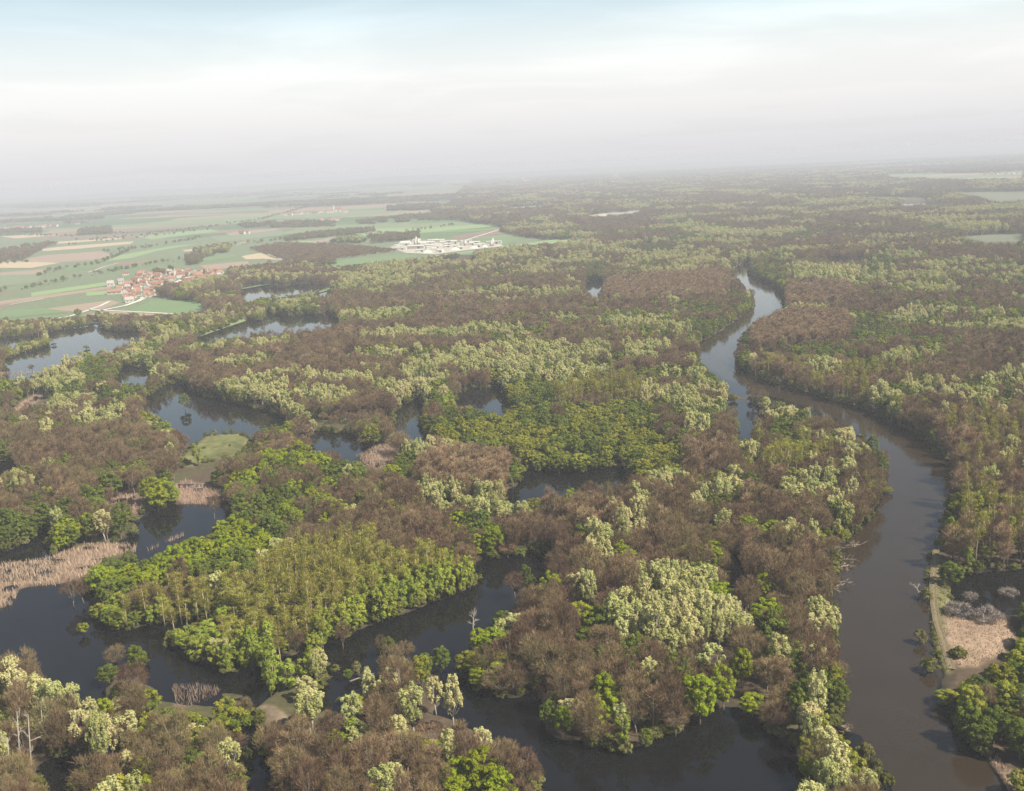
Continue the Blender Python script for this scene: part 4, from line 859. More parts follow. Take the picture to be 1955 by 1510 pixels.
for (px, py), (kx) in [(s[0], s[1]) for s in SPECIAL]:
    q = g1(px, py); k = KINDS.index(kx)
    d = np.hypot(TR[:, 0] - q.x, TR[:, 1] - q.y); TR = TR[d > (4.6 if kx in ('bush', 'poplar') else 6.0)]
    # keep the view onto it clear
    dn = math.hypot(q.x, q.y); ux, uy = q.x / dn, q.y / dn
    al = (q.x - TR[:, 0]) * ux + (q.y - TR[:, 1]) * uy; la = np.abs((q.x - TR[:, 0]) * uy - (q.y - TR[:, 1]) * ux)
    TR = TR[~((al > 0) & (al < 16) & (la < 4.0))]

# ------------------------------------------------------------------ individuals near by, one mass per kind beyond
LREG = [ # outline at ground level, words that place it
 ([(-80,1236),(170,1300),(175,1640),(-80,1640)], 'in the flooded near corner wood'),
 ([(140,1290),(330,1290),(430,1300),(475,1385),(475,1640),(160,1640)], 'in the near wood by the narrow ditch'),
 ([(475,1240),(660,1240),(640,1345),(600,1350),(520,1380),(440,1380),(430,1300)], 'on the reed bank before the plantation'),
 ([(660,1200),(860,1228),(860,1290),(820,1320),(640,1350)], 'on the drowned bank in the middle channel'),
 ([(475,1640),(480,1385),(600,1345),(860,1320),(1060,1430),(1060,1640)], 'in the near brown bottom wood'),
 ([(170,1100),(300,1105),(480,1090),(700,1010),(900,1060),(915,1130),(700,1215),(440,1300),(300,1240),(170,1210)], 'on the poplar plantation peninsula'),
 ([(180,1110),(280,1050),(440,960),(440,880),(560,850),(740,910),(800,1040),(560,1040),(480,1095)], 'on the wooded rise behind the plantation'),
 ([(-80,880),(440,860),(440,1060),(-80,1100)], 'round the reed-edged pond'),
 ([(1430,1040),(1620,1040),(1620,1320),(1430,1320)], 'by the river in the main wood'),
 ([(1430,1320),(1720,1320),(1720,1640),(1430,1640)], 'on the spit between the pond and the river'),
 ([(1030,1240),(1440,1180),(1440,1420),(1020,1450)], 'on the headland over the dark pond'),
 ([(850,1060),(1440,1040),(1440,1240),(1030,1340),(850,1320)], 'in the wood before the pale stand'),
 ([(700,900),(1700,880),(1660,1040),(850,1070)], 'in the wood inside the river bend'),
 ([(1780,1090),(2080,1080),(2080,1640),(1780,1640)], 'on the bushy bank beyond the track'),
 ([(1760,780),(2080,780),(2080,1090),(1770,1090)], 'in the wood above the river track'),
 ([(740,740),(1320,740),(1320,940),(740,940)], 'on the flooded islands in the middle'),
]
SPEC = {'bare': 'bare grey-brown tree', 'pale': 'pale silver-green willow', 'green': 'leafy green tree', 'lime': 'lime green oak', 'yellow': 'yellow-green willow', 'poplar': 'slim olive-budded poplar', 'greenpoplar': 'green leafing poplar', 'orange': 'pinkish-brown bare poplar', 'bush': 'low green bush', 'blossom': 'greyish-white blackthorn bush'}
PLUR = {'bare': 'bare trees', 'pale': 'pale willows', 'green': 'green trees', 'lime': 'lime oaks', 'yellow': 'yellow-green willows', 'poplar': 'olive-budded poplars', 'greenpoplar': 'leafing poplars', 'orange': 'pinkish poplars', 'bush': 'bushes', 'blossom': 'blackthorn bushes'}
protos_obj = {}
def make_tree(k, var, loc, hf, wf, rz):
    """first of a kind and variant is built, the rest are copies of thing, trunk and crown"""
    key = (k, var)
    if key not in protos_obj:
        r = empty(KIND_NAME[k], loc)
        tr_ = link(bpy.data.objects.new('trunk', PM[key][1]), r); cr2 = link(bpy.data.objects.new('crown', PM[key][0]), r)
        protos_obj[key] = (r, tr_, cr2)
    else:
        r0_, t0, c0 = protos_obj[key]
        r = r0_.copy()
        for q in list(r.keys()): del r[q]
        COL.objects.link(r)
        for ch in (t0, c0):
            c = ch.copy(); c.parent = r; COL.objects.link(c)
    r.location = loc; r.rotation_euler = (rng.normal(0, .035), rng.normal(0, .035), rz); r.scale = (wf, wf, hf)
    r['category'] = KIND_CAT.get(k, 'tree')
    return r
for (px, py), k, h, wf, lab in SPECIAL:
    q = g1(px, py); o = make_tree(k, int(rng.integers(NVAR)), (q.x, q.y, 0.0), h / KIND_H[k], wf, rng.uniform(0, 6.28)); o['label'] = lab
for px, py, s in ((1828,1174,1.0),(1884,1187,1.12),(1852,1146,.6),(1926,1140,.7)):
    q = g1(px, py); o = make_tree('blossom', int(rng.integers(NVAR)), (q.x, q.y, .6), 1.2 * s, s * 1.3, rng.uniform(0, 6.28))
    o['label'] = {1.0: 'greyish-white blackthorn bush at the track side of the dry clearing', 1.12: 'largest greyish-white blackthorn bush on the dry clearing', .6: 'small blackthorn in white blossom at the backwater edge', .7: 'blackthorn in blossom behind the dark green trees'}[s]
dist = np.hypot(TR[:, 0], TR[:, 1]); order = np.argsort(dist)
apx, apy = proj(np.stack([TR[:, 0], TR[:, 1], np.full(len(TR), 6.0)], 1))
inview = (apx > -8) & (apx < W0 + 8) & (apy < H0 + 30)
count = {k: 0 for k in range(len(KINDS))}
for (s) in SPECIAL: count[KINDS.index(s[1])] += 1
single = np.zeros(len(TR), bool)
LIMIT = 292
for i in order:
    k = int(TR[i, 2])
    if inview[i] and count[k] < LIMIT and dist[i] < 1500: single[i] = True; count[k] += 1
reg = np.full(len(TR), -1)
for j, (poly, w) in enumerate(LREG):
    m = (reg < 0) & inpoly(apx, apy, poly); reg[m] = j
var = rng.integers(0, NVAR, len(TR)); rot = rng.uniform(0, 6.28, len(TR))
groups = {}
for i in np.nonzero(single)[0]: groups.setdefault((int(TR[i, 2]), int(reg[i])), []).append(i)
ORD = ['leftmost', 'second from the left', 'third from the left', 'fourth from the left', 'fifth from the left']
for (k, j), ids in groups.items():
    kn = KINDS[k]; place = LREG[j][1] if j >= 0 else 'in the flooded forest farther off'
    ids = sorted(ids, key=lambda i: apx[i])
    for n_, i in enumerate(ids):
        o = make_tree(kn, int(var[i]), (TR[i, 0], TR[i, 1], 0.0), TR[i, 3], TR[i, 4], rot[i])
        if len(ids) == 1: o['label'] = f"{SPEC[kn]}, the only one {place}"
        elif len(ids) <= 5: o['label'] = f"{SPEC[kn]}, {ORD[n_] if n_ < len(ids) - 1 else 'rightmost'} {place}"
        else: o['label'] = f"{SPEC[kn]} {place}"
        if len(ids) > 1: o['group'] = f"{PLUR[kn]} {place}"

# mass of the farther trees: points carrying size and turn, the trees set on them
def scatter(name, idx, kn, label):
    me = bpy.data.meshes.new(name); n = len(idx)
    me.vertices.add(n)
    me.vertices.foreach_set('co', np.stack([TR[idx, 0], TR[idx, 1], np.zeros(n)], 1).astype(np.float32).ravel())
    def att(nm, ty, arr, key='value'):
        a_ = me.attributes.new(nm, ty, 'POINT'); a_.data.foreach_set(key, arr)
    att('size', 'FLOAT_VECTOR', np.stack([TR[idx, 4], TR[idx, 4], TR[idx, 3]], 1).astype(np.float32).ravel(), 'vector')
    att('turn', 'FLOAT_VECTOR', np.stack([rng.normal(0, .035, n), rng.normal(0, .035, n), rot[idx]], 1).astype(np.float32).ravel(), 'vector')
    att('sort', 'INT', var[idx].astype(np.int32))
    o = link(bpy.data.objects.new(name, me)); tag(o, label, 'woodland', kind='stuff')
    ng = bpy.data.node_groups.new(name, 'GeometryNodeTree')
    ng.interface.new_socket('Geometry', in_out='INPUT', socket_type='NodeSocketGeometry'); ng.interface.new_socket('Geometry', in_out='OUTPUT', socket_type='NodeSocketGeometry')
    gi = N(ng, 'NodeGroupInput'); go = N(ng, 'NodeGroupOutput'); jn = N(ng, 'GeometryNodeJoinGeometry')
    def named(nm, ty):
        q = N(ng, 'GeometryNodeInputNamedAttribute', data_type=ty); q.inputs['Name'].default_value = nm; return q.outputs['Attribute']
    sz, tn, so = named('size', 'FLOAT_VECTOR'), named('turn', 'FLOAT_VECTOR'), named('sort', 'INT')
    for v in range(NVAR):
        po = bpy.data.objects.get(f'tree_form_{kn}_{v}') or bpy.data.objects.new(f'tree_form_{kn}_{v}', PM[(kn, v)][2])
        oi = N(ng, 'GeometryNodeObjectInfo'); oi.inputs['Object'].default_value = po
        ip = N(ng, 'GeometryNodeInstanceOnPoints'); cmp_ = N(ng, 'FunctionNodeCompare', data_type='INT', operation='EQUAL')
        ng.links.new(so, cmp_.inputs[2]); cmp_.inputs[3].default_value = v
        ng.links.new(gi.outputs[0], ip.inputs['Points']); ng.links.new(cmp_.outputs[0], ip.inputs['Selection'])
        ng.links.new(oi.outputs['Geometry'], ip.inputs['Instance']); ng.links.new(tn, ip.inputs['Rotation']); ng.links.new(sz, ip.inputs['Scale'])
        ng.links.new(ip.outputs[0], jn.inputs[0])
    ng.links.new(jn.outputs[0], go.inputs[0])
    md = o.modifiers.new('trees', 'NODES'); md.node_group = ng
WOODNAME = {'bare': ('bare_woodland', 'farther bare brown woodland stretching back to the horizon'), 'pale': ('willow_woodland', 'farther pale willows scattered in streaks through the flooded forest'), 'green': ('green_woodland', 'farther leafy green trees in patches through the forest'),
            'lime': ('oak_woodland', 'farther lime green oaks among the brown trees'), 'yellow': ('yellow_willow_woodland', 'farther yellow-green willows in the flooded middle forest'), 'poplar': ('poplar_plantation', 'rest of the olive-budded poplars massed in stands'),
            'greenpoplar': ('leafing_poplar_woodland', 'rest of the fresh green leafing poplars in the stands'), 'orange': ('bare_poplar_plantation', 'pinkish bare poplar blocks farther back beside the river'), 'bush': ('shoreline_scrub', 'green scrub along the farther shores and hedges')}
for k, kn in enumerate(KINDS):
    idx = np.nonzero((TR[:, 2] == k) & ~single)[0]
    if len(idx): scatter(WOODNAME[kn][0], idx, kn, WOODNAME[kn][1])
print('TREES', len(TR), {KINDS[k]: (int((TR[:, 2] == k).sum()), count[k]) for k in range(len(KINDS))})
# ------------------------------------------------------------------ fields, roads, levee, track
def flat_mat(name, c, c2=None, scale=0.02):
    m = simple_mat(name, c, 0.95, c2, scale); t = m.node_tree     # drilled rows and damp patches
    n1 = next(n for n in t.nodes if n.type == 'TEX_NOISE'); g_ = N(t, 'ShaderNodeNewGeometry'); mp_ = N(t, 'ShaderNodeMapping')
    mp_.inputs['Rotation'].default_value = (0, 0, R(8)); mp_.inputs['Scale'].default_value = (0.12, 1.6, 1)
    t.links.new(g_.outputs['Position'], mp_.inputs[0]); t.links.new(mp_.outputs[0], n1.inputs['Vector']); n1.inputs['Detail'].default_value = 7; n1.inputs['Roughness'].default_value = 0.7
    return m
FM = {'green': flat_mat('crop_green', (0.125,0.165,0.085), (0.185,0.21,0.125)), 'lush': flat_mat('crop_lush', (0.105,0.17,0.07), (0.15,0.205,0.095)), 'light': flat_mat('crop_light', (0.22,0.29,0.13), (0.17,0.25,0.10)),
      'pink': flat_mat('ploughed_pink', (0.30,0.225,0.165), (0.23,0.175,0.125)), 'tan': flat_mat('stubble_tan', (0.44,0.35,0.23), (0.36,0.28,0.17)), 'brown': flat_mat('ploughed_brown', (0.22,0.155,0.115), (0.17,0.12,0.09)), 'white': flat_mat('road_chalk', (0.62,0.57,0.48), (0.5,0.45,0.37), 0.3)}
FDESC = {'green': 'green spring crop', 'lush': 'bright green winter wheat', 'light': 'pale green grass', 'pink': 'pinkish ploughed earth', 'tan': 'tan stubble', 'brown': 'brown ploughed earth'}
FIELD_STRIPS = [
 ('tan', [(-60,503),(30,500),(116,502),(60,512),(-60,512)]), ('pink', [(-60,520),(0,521),(90,514),(84,522),(0,533),(-60,536)]), ('pink', [(51,494),(84,488),(194,480),(217,487),(180,497),(122,501),(50,501)]),
 ('tan', [(79,476),(110,472),(256,461),(250,466),(143,476),(82,480)]), ('tan', [(77,464),(230,454),(232,457),(80,468)]), ('pink', [(-60,580),(0,576),(212,547),(212,552),(0,583),(-60,588)]), ('brown', [(-60,562),(40,556),(0,564),(-60,568)]),
 ('light', [(164,559),(210,555),(207,563),(166,566)]), ('pink', [(77,592),(212,574),(230,579),(194,592),(77,602)]), ('brown', [(-60,586),(33,582),(0,592),(-60,596)]), ('pink', [(150,604),(215,594),(330,600),(300,606),(200,602)]),
 ('brown', [(225,502),(327,495),(256,506),(220,508)]), ('tan', [(348,478),(409,472),(399,478),(353,481)]), ('pink', [(379,508),(473,499),(476,506),(409,516)]), ('tan', [(461,490),(500,483),(515,491),(543,498),(502,495),(470,496)]),
 ('pink', [(449,467),(474,459),(477,462),(451,469)]), ('lush', [(612,502),(763,487),(809,489),(720,505),(630,511)]), ('lush', [(290,575),(360,574),(388,582),(384,598),(335,602),(240,597)]), ('light', [(959,472),(1079,455),(1155,452),(1168,456),(1079,467),(977,475)]),
 ('lush', [(900,462),(961,452),(1007,455),(961,467),(900,465)]), ('lush', [(880,482),(1053,467),(1058,472),(951,485),(830,490)]), ('brown', [(860,452),(956,437),(959,447),(870,458)]), ('light', [(640,438),(800,436),(940,428),(955,432),(800,446),(700,452)]),
 ('green', [(-60,528),(84,524),(70,540),(-60,556)]), ('lush', [(120,512),(190,503),(185,512),(124,518)]), ('lush', [(170,520),(240,508),(330,500),(350,497),(260,512)]), ('light', [(200,500),(230,488),(330,470),(380,466),(300,480),(250,494)]),
 ('lush', [(-60,598),(80,590),(140,596),(0,610),(-60,612)]), ('light', [(60,560),(200,540),(205,546),(60,568)]), ('lush', [(370,495),(440,486),(460,490),(400,500)]), ('light', [(500,476),(545,462),(640,458),(600,468),(535,470)]), ('green', [(400,452),(540,440),(540,450),(420,464)]),
 ('pink', [(560,470),(640,452),(660,454),(600,468)]), ('tan', [(0,452),(60,448),(120,449),(30,456)]), ('light', [(260,452),(400,438),(420,442),(290,458)]), ('pink', [(430,446),(530,436),(532,440),(440,450)]),
]
for i, (c, poly) in enumerate(FIELD_STRIPS):
    cx = sum(q[0] for q in poly) / len(poly); near = sum(q[1] for q in poly) / len(poly)
    where = 'near the village' if 200 < cx < 450 and near > 490 else 'behind the white works' if cx > 800 and near < 465 else 'beside the white works' if cx > 600 and near > 465 else 'on the open plain left of the village' if cx < 220 else 'on the far plain'
    sheet('field', poly, 0.92 + 0.012 * i, FM[c], f'{FDESC[c]} in a long strip {where}', 'field')
def ribbon(name, line, width, z, mat, label, cat, kind='structure'):
    q = G([a for a, b in line], [b for a, b in line]); q[:, 2] = 0
    L_ = []; R_ = []
    for i in range(len(q)):
        d = unit(q[min(i + 1, len(q) - 1)] - q[max(i - 1, 0)]); n_ = np.array([-d[1], d[0], 0]) * width / 2; L_.append(q[i] + n_); R_.append(q[i] - n_)
    v = [tuple(p[:2]) + (z,) for p in L_ + R_]; n = len(q)
    me = bpy.data.meshes.new(name); me.from_pydata(v, [], [(n + i, n + i + 1, i + 1, i) for i in range(n - 1)]); me.materials.append(mat)
    o = link(bpy.data.objects.new(name, me)); tag(o, label, cat, kind=kind); return o
ROADS = [([(172,592),(191,586),(209,577)], 5, 'short white field road below the village'), ([(190,595),(240,585),(265,576),(281,566),(300,556)], 7, 'white road running into the village'), ([(172,593),(195,594),(280,598),(331,601)], 5, 'white track along the green field by the lake'),
         ([(77,616),(135,605),(172,593)], 5, 'pale track along the lake shore field'), ([(310,552),(340,540),(361,530)], 14, 'broad white village street'), ([(20,583),(83,572)], 4, 'pale track between long strips'), ([(169,521),(200,510),(226,503)], 4, 'pale track beyond the village'),
         ([(630,512),(720,506),(840,489),(960,474)], 5, 'pale road between the forest and the white works'), ([(543,498),(510,486)], 4, 'pale track by the purple young wood'), ([(1138,411),(1175,405),(1220,402)], 16, 'white gravel strip in the far forest'), ([(975,398),(1037,393)], 16, 'pale gravel strip far behind the white works'), ([(860,462),(890,459),(957,438)], 6, 'pale road behind the white works'), ([(680,395),(740,392),(810,388)], 16, 'pale far road above the distant village')]
for line, w, lab in ROADS: ribbon('road', line, w, 1.5, FM['white'], lab, 'road')
def levee():
    a, b = g1(322, 657), g1(484, 602); d = (b - a); d.z = 0; L_ = d.length; d.normalize(); n = Vector((-d.y, d.x, 0))
    prof = [(-12, -.6), (-3, 3.2), (3, 3.2), (12, -.6)]
    v = []; S = 14
    for k in range(S + 1):
        c = a + d * (L_ * k / S)
        for u, z in prof: v.append(tuple(c + n * (u * (1 + .05 * math.sin(k * 2.1)))) [:2] + (z,))
    f = [(k * 4 + j, (k + 1) * 4 + j, (k + 1) * 4 + j + 1, k * 4 + j + 1) for k in range(S) for j in range(3)] + [(0, 1, 2, 3), (S * 4 + 3, S * 4 + 2, S * 4 + 1, S * 4)]
    me = bpy.data.meshes.new('levee'); me.from_pydata(v, [], f)
    bm = bmesh.new(); bm.from_mesh(me); bmesh.ops.recalc_face_normals(bm, faces=bm.faces); bm.to_mesh(me); bm.free()
    me.materials.append(simple_mat('levee_grass', (0.13,0.165,0.06), 0.95, (0.18,0.195,0.085), 0.1))
    tag(link(bpy.data.objects.new('levee', me)), 'straight grassy flood levee between the two lakes', 'levee', kind='structure')
    ribbon('levee_path', [(324,656),(484,602)], 1.4, 3.25, FM['tan'], 'worn pale path along the levee crest', 'path')
levee()
ribbon('island_spit', [(593,563),(615,557),(640,548)], 9, .9, flat_mat('spit_grass', (0.16,0.24,0.08)), 'narrow grassy bank across the village lake', 'bank')
ribbon('shore_bank', [(462,552),(500,545),(540,540),(575,537)], 10, .9, flat_mat('shore_grass', (0.18,0.25,0.10)), 'grassy shore behind the village lake', 'bank')
TRACK = [(1787,1052),(1783,1090),(1781,1120),(1783,1158),(1788,1190),(1797,1218),(1807,1250),(1816,1282)]
ribbon('dirt_track', TRACK, 2.6, 1.02, simple_mat('track_verge', (0.13,0.12,0.05), 0.95, (0.20,0.155,0.085), 0.5), 'grassy dirt track along the river bank', 'track')
def rut(off):
    q = G([a for a, b in TRACK], [b for a, b in TRACK]); out = []
    for i in range(len(q)):
        d = unit(q[min(i + 1, len(q) - 1)] - q[max(i - 1, 0)]); out.append(q[i] + np.array([-d[1], d[0], 0]) * off)
    return np.array(out)
rm = simple_mat('rut_mud', (0.17,0.12,0.085), 0.9, (0.10,0.07,0.05), 1.5)
for off in (-.8, .8):
    q = rut(off); v = []; n = len(q)
    for s_ in (.26, -.26):
        for i in range(n):
            d = unit(q[min(i + 1, n - 1)] - q[max(i - 1, 0)]); v.append((q[i][0] - d[1] * s_, q[i][1] + d[0] * s_, 1.05))
    me = bpy.data.meshes.new('wheel_rut'); me.from_pydata(v, [], [(n + i, n + i + 1, i + 1, i) for i in range(n - 1)]); me.materials.append(rm)
    tag(link(bpy.data.objects.new('wheel_rut', me)), 'dark wheel rut on the river side of the track' if off < 0 else 'dark wheel rut on the clearing side of the track', 'rut', kind='structure')

# ------------------------------------------------------------------ reeds, dry grass
def reed_field(name, poly, per_m2, h, mat, label, gaps=None, z0=0.0):
    q = G([a for a, b in poly], [b for a, b in poly]); x0, x1, y0, y1 = q[:, 0].min(), q[:, 0].max(), q[:, 1].min(), q[:, 1].max()
    n = int((x1 - x0) * (y1 - y0) * per_m2); X = rng.uniform(x0, x1, n); Y_ = rng.uniform(y0, y1, n)
    a, b = proj(np.stack([X, Y_, np.zeros(n)], 1)); m = inpoly(a, b, poly) & (b < 1540) & (a > -40)
    if gaps is not None: m &= fbm(X / 9, Y_ / 5, 31) > gaps
    X, Y_ = X[m], Y_[m]; n = len(X)
    mb = MB(); base = np.stack([X, Y_, np.full(n, z0 - .1)], 1)
    tone = np.clip(fbm(X / 4, Y_ / 4, 8) + rng.normal(0, .15, n), 0, 1)
    twigs(mb, base, np.stack([rng.normal(0, .22, n), rng.normal(0, .22, n), np.ones(n)], 1), h * rng.uniform(.6, 1.2, n), .26, tone)
    o = mb.build(name, mat); tag(o, label, 'reeds' if 'reed' in name else 'grass', kind='stuff')
RL = ['broad bed of tan reeds at the left lake', 'tan reeds fanning into the head of the round pond', 'patch of tan reeds behind the round pond oaks', 'tan reed clearing by the middle backwater', 'dull brown drowned reeds before the plantation', 'thin strip of reeds along the round pond', 'tan reeds in the left backwater', 'tan reeds on the far lake shore']
for i, poly in enumerate(REEDS):
    reed_field('reed_bed', poly, (2.6, 2.2, 2.0, 1.6, 2.6, 2.2, .8, .6)[i], 2.1 if i != 4 else 1.7, MAT['deadreed' if i == 4 else 'reed'], RL[i], .40 if i != 3 else None)
reed_field('dry_grass', DRYGRASS, 3.0, .8, MAT['reed'], 'sunburnt dry grass in the clearing by the track', None, .8)
reed_field('bank_reeds', TANBANK, 3.0, 1.2, MAT['reed'], 'dry tan reeds along the river bank at the bottom corner', None, .5)
reed_field('bank_grass', VERGE, 1.6, .7, MAT['bush'], 'rough grass beside the river track', None, .8)

# ------------------------------------------------------------------ fallen and dead trees
def dead_tree(name, px, py, L_, az, tilt, label, mat, z0=.5, k=16):
    o = empty(name, tuple(g1(px, py))[:2] + (z0,))
    tag(o, label, 'dead tree')
    t, b = MB(), MB(); d = np.array([math.cos(az) * math.cos(tilt), math.sin(az) * math.cos(tilt), math.sin(tilt)])
    t.tube([d * 0, d * L_ * .5 + np.array([0, 0, .2]), d * L_], [.34, .22, .07], 6)
    t.build('trunk', MAT[mat], o, True)
    for _ in range(k):
        s_ = d * L_ * rng.uniform(.3, .95); e = s_ + unit(d * .7 + rng.normal(0, .6, 3) + np.array([0, 0, .25])) * rng.uniform(1.2, 3.4); b.tube([s_, (s_ + e) / 2 + rng.normal(0, .2, 3), e], [.11, .07, .03], 4)
        twigs(b, np.repeat(e[None], 14, 0) - rng.uniform(0, 1, (14, 1)) * (e - s_) * .6, unit(e - s_) + rng.normal(0, .5, (14, 3)), rng.uniform(.7, 1.7, 14), .1, .5)
    b.build('branch', MAT[mat], o)
W_ = 'leaning over the left river bank'
for i, (px, py, l, a, tl, lab) in enumerate([(1590,1052,10,-.3,.25,'brown fallen tree reaching into the river, uppermost of the tangle on the bank'), (1584,1072,11,-.5,.2,'fallen tree in the river bank tangle, under the uppermost'), (1580,1092,9,-.2,.35,'fallen tree with stubby limbs in the middle of the bank tangle'), (1577,1112,10,-.6,.15,'low fallen trunk in the river bank tangle, touching the water'),
        (1572,1132,9,-.1,.4,'fallen tree leaning out at the lower end of the bank tangle'), (1566,1080,8,.6,.7,'broken tree standing behind the bank tangle'), (1594,1385,7,-1.2,.2,'fallen brown tree on the spit above the yellow willows')]):
    dead_tree('fallen_tree', px, py, l, a, tl, lab, 'bark' if i % 2 else 'tanbark', .5, 9)
dead_tree('fallen_tree', 1195, 1283, 13, 2.9, .08, 'pale fallen logs in the flooded gap of the headland wood', 'palebark', .3, 8)
dead_tree('fallen_tree', 517, 1487, 8, .4, .1, 'pale fallen trunk lying across the narrow ditch', 'palebark', .3, 8)
dead_tree('fallen_tree', 668, 1302, 9, .5, .03, 'grey driftwood log on the mud bar in the channel', 'palebark', .2, 5)
dead_tree('fallen_tree', 1612, 1043, 7, -.1, .06, 'thin log floating off the river bank under the yellow willow', 'palebark', .2, 4)
dead_tree('dead_snag', 902, 1222, 10, 1.2, 1.3, 'bleached dead snag at the point of the headland', 'palebark', 0, 10)
dead_tree('dead_snag', 1755, 1140, 4, 2.0, 1.2, 'bare grey snag standing in the river by the track bush', 'palebark', 0, 6)
for px, py, h, lab in ((62,1500,22,'tallest bleached white trunk in the flooded bottom left corner'), (40,1480,20,'bleached white trunk behind the tallest one in the flooded corner'), (22,1530,19,'bleached white trunk nearest the picture edge in the flooded corner'), (84,1440,17,'short bleached trunk at the back of the flooded corner')):
    dead_tree('dead_snag', px, py, h, 1.2, 1.45, lab, 'palebark', 0, 8)

# ------------------------------------------------------------------ houses
HW = simple_mat('house_wall', (0.56,0.52,0.45), 0.9, (0.46,0.42,0.37), .5, .12); HR = simple_mat('house_roof', (0.30,0.145,0.09), 0.9, (0.20,0.11,0.075), .6, .35)
HR2 = simple_mat('house_roof_grey', (0.36,0.31,0.29), 0.9, (0.28,0.25,0.23), .6, .2); HD = simple_mat('house_window', (0.05,0.05,0.06), 0.3); WW = simple_mat('works_white', (0.50,0.48,0.425), 0.8, (0.38,0.365,0.32), .2, .2)
def gable(L_, Wd, H_, rh, roofm, win=True):
    w, r, g = MB(), MB(), MB(); x, y = L_ / 2, Wd / 2
    w.add([(-x,-y,-.5),(x,-y,-.5),(x,y,-.5),(-x,y,-.5),(-x,-y,H_),(x,-y,H_),(x,y,H_),(-x,y,H_),(-x,0,H_+rh-.12),(x,0,H_+rh-.12)], [(0,1,5,4),(1,2,6,9,5),(2,3,7,6),(3,0,4,8,7),(3,2,1,0)])
    e = .5; r.add([(-x-e,-y-e,H_-.35),(x+e,-y-e,H_-.35),(x+e,0,H_+rh),(-x-e,0,H_+rh),(-x-e,y+e,H_-.35),(x+e,y+e,H_-.35),(-x-e,0,H_+rh-.22),(x+e,0,H_+rh-.22)], [(0,1,2,3),(3,2,5,4),(0,3,6),(3,4,6),(2,1,7),(5,2,7)])
    ch = MB(); ch.box((x * .4, .4, H_ + rh * .95), (.7, .7, 1.5))
    gable.chimney = ch
    wins = []
    for k in range(max(2, int(L_ / 3.2))):
        cx = -x + (k + .5) * L_ / max(2, int(L_ / 3.2))
        for s_ in (-1, 1):
            q = MB(); q.box((cx, s_ * (y + .03), H_ * .52), (1.1, .1, 1.3)); wins.append(q)
    return w, r, wins
HP = []
for i in range(8):
    L_, Wd, H_ = rng.uniform(9, 14), rng.uniform(7, 8.5), rng.uniform(3.2, 4.6); w, r, wins = gable(L_, Wd, H_, rng.uniform(2.8, 3.8), HR)
    HP.append((w.mesh('wall', HW), r.mesh('roof', HR2 if i == 6 else HR), [q.mesh('window', HD) for q in wins[:6]], gable.chimney.mesh('chimney', HW)))
def house(loc, rz, v, sc, label, group, windows=True):
    o = empty('house', loc, rz, sc); tag(o, label, 'house', group)
    link(bpy.data.objects.new('wall', HP[v][0]), o); rf = link(bpy.data.objects.new('roof', HP[v][1]), o); link(bpy.data.objects.new('chimney', HP[v][3]), rf)
    if windows:
        for q in HP[v][2]: link(bpy.data.objects.new('window', q), o)
    return o
VPOLY = [(214,558),(262,535),(268,522),(330,519),(390,517),(429,518),(425,527),(370,541),(330,554),(310,563),(285,572),(245,576),(236,562)]
q = G([a for a, b in VPOLY], [b for a, b in VPOLY]); placed = []
street = G([310, 340, 361], [552, 540, 530])
for _ in range(9000):
    if len(placed) >= 130: break
    w = np.array([rng.uniform(q[:, 0].min(), q[:, 0].max()), rng.uniform(q[:, 1].min(), q[:, 1].max())])
    a, b = proj(np.array([[w[0], w[1], 0.]]))
    if not inpoly(a, b, VPOLY)[0] or any(np.hypot(*(w - p)) < 11.5 for p in placed): continue
    ds = min(np.hypot(*(w - (street[i, :2] + (street[i + 1, :2] - street[i, :2]) * f))) for i in range(2) for f in np.linspace(0, 1, 25))
    if ds < 13: continue
    placed.append(w)
sd = street[2] - street[0]; sang = math.atan2(sd[1], sd[0])
for w in placed: house((w[0], w[1], .8), sang + rng.choice([0, math.pi / 2, math.pi / 2]) + rng.normal(0, .12), int(rng.integers(8)), rng.uniform(.7, 1.0), 'white house with a red roof in the village by the lake', 'houses of the lakeside village')
def single_house(px, py, rz, v, sc, label): q_ = g1(px, py); house((q_.x, q_.y, .8), rz, v, sc, label, None)
single_house(220,562,.1,0,(1.8,1.4,1.0),'long barn with a bright red roof at the near edge of the village'); single_house(249,549,.2,1,(1.4,1.2,1.0),'red-roofed barn behind the longest one at the village edge'); single_house(240,526,.3,2,1.1,'lone farmhouse on the field behind the village'); single_house(212,547,.2,6,1.2,'grey-roofed shed alone in the field before the barns'); single_house(231,542,.5,6,1.1,'grey-roofed shed by the field beside the red barns')
single_house(248,578,.3,6,(1.3,1.1,1.0),'large white house at the foot of the village by the road')
for i, (px, py) in enumerate([(581,506),(588,502),(597,500),(606,502),(579,496)]):
    single_house(px, py, .4 * i, 2 + i % 3, 1.15, ['farmhouse nearest the forest at the lone farm', 'second white building of the lone farm', 'white barn at the middle of the lone farm', 'white shed at the far end of the lone farm', 'small red-roofed house behind the lone farm'][i])
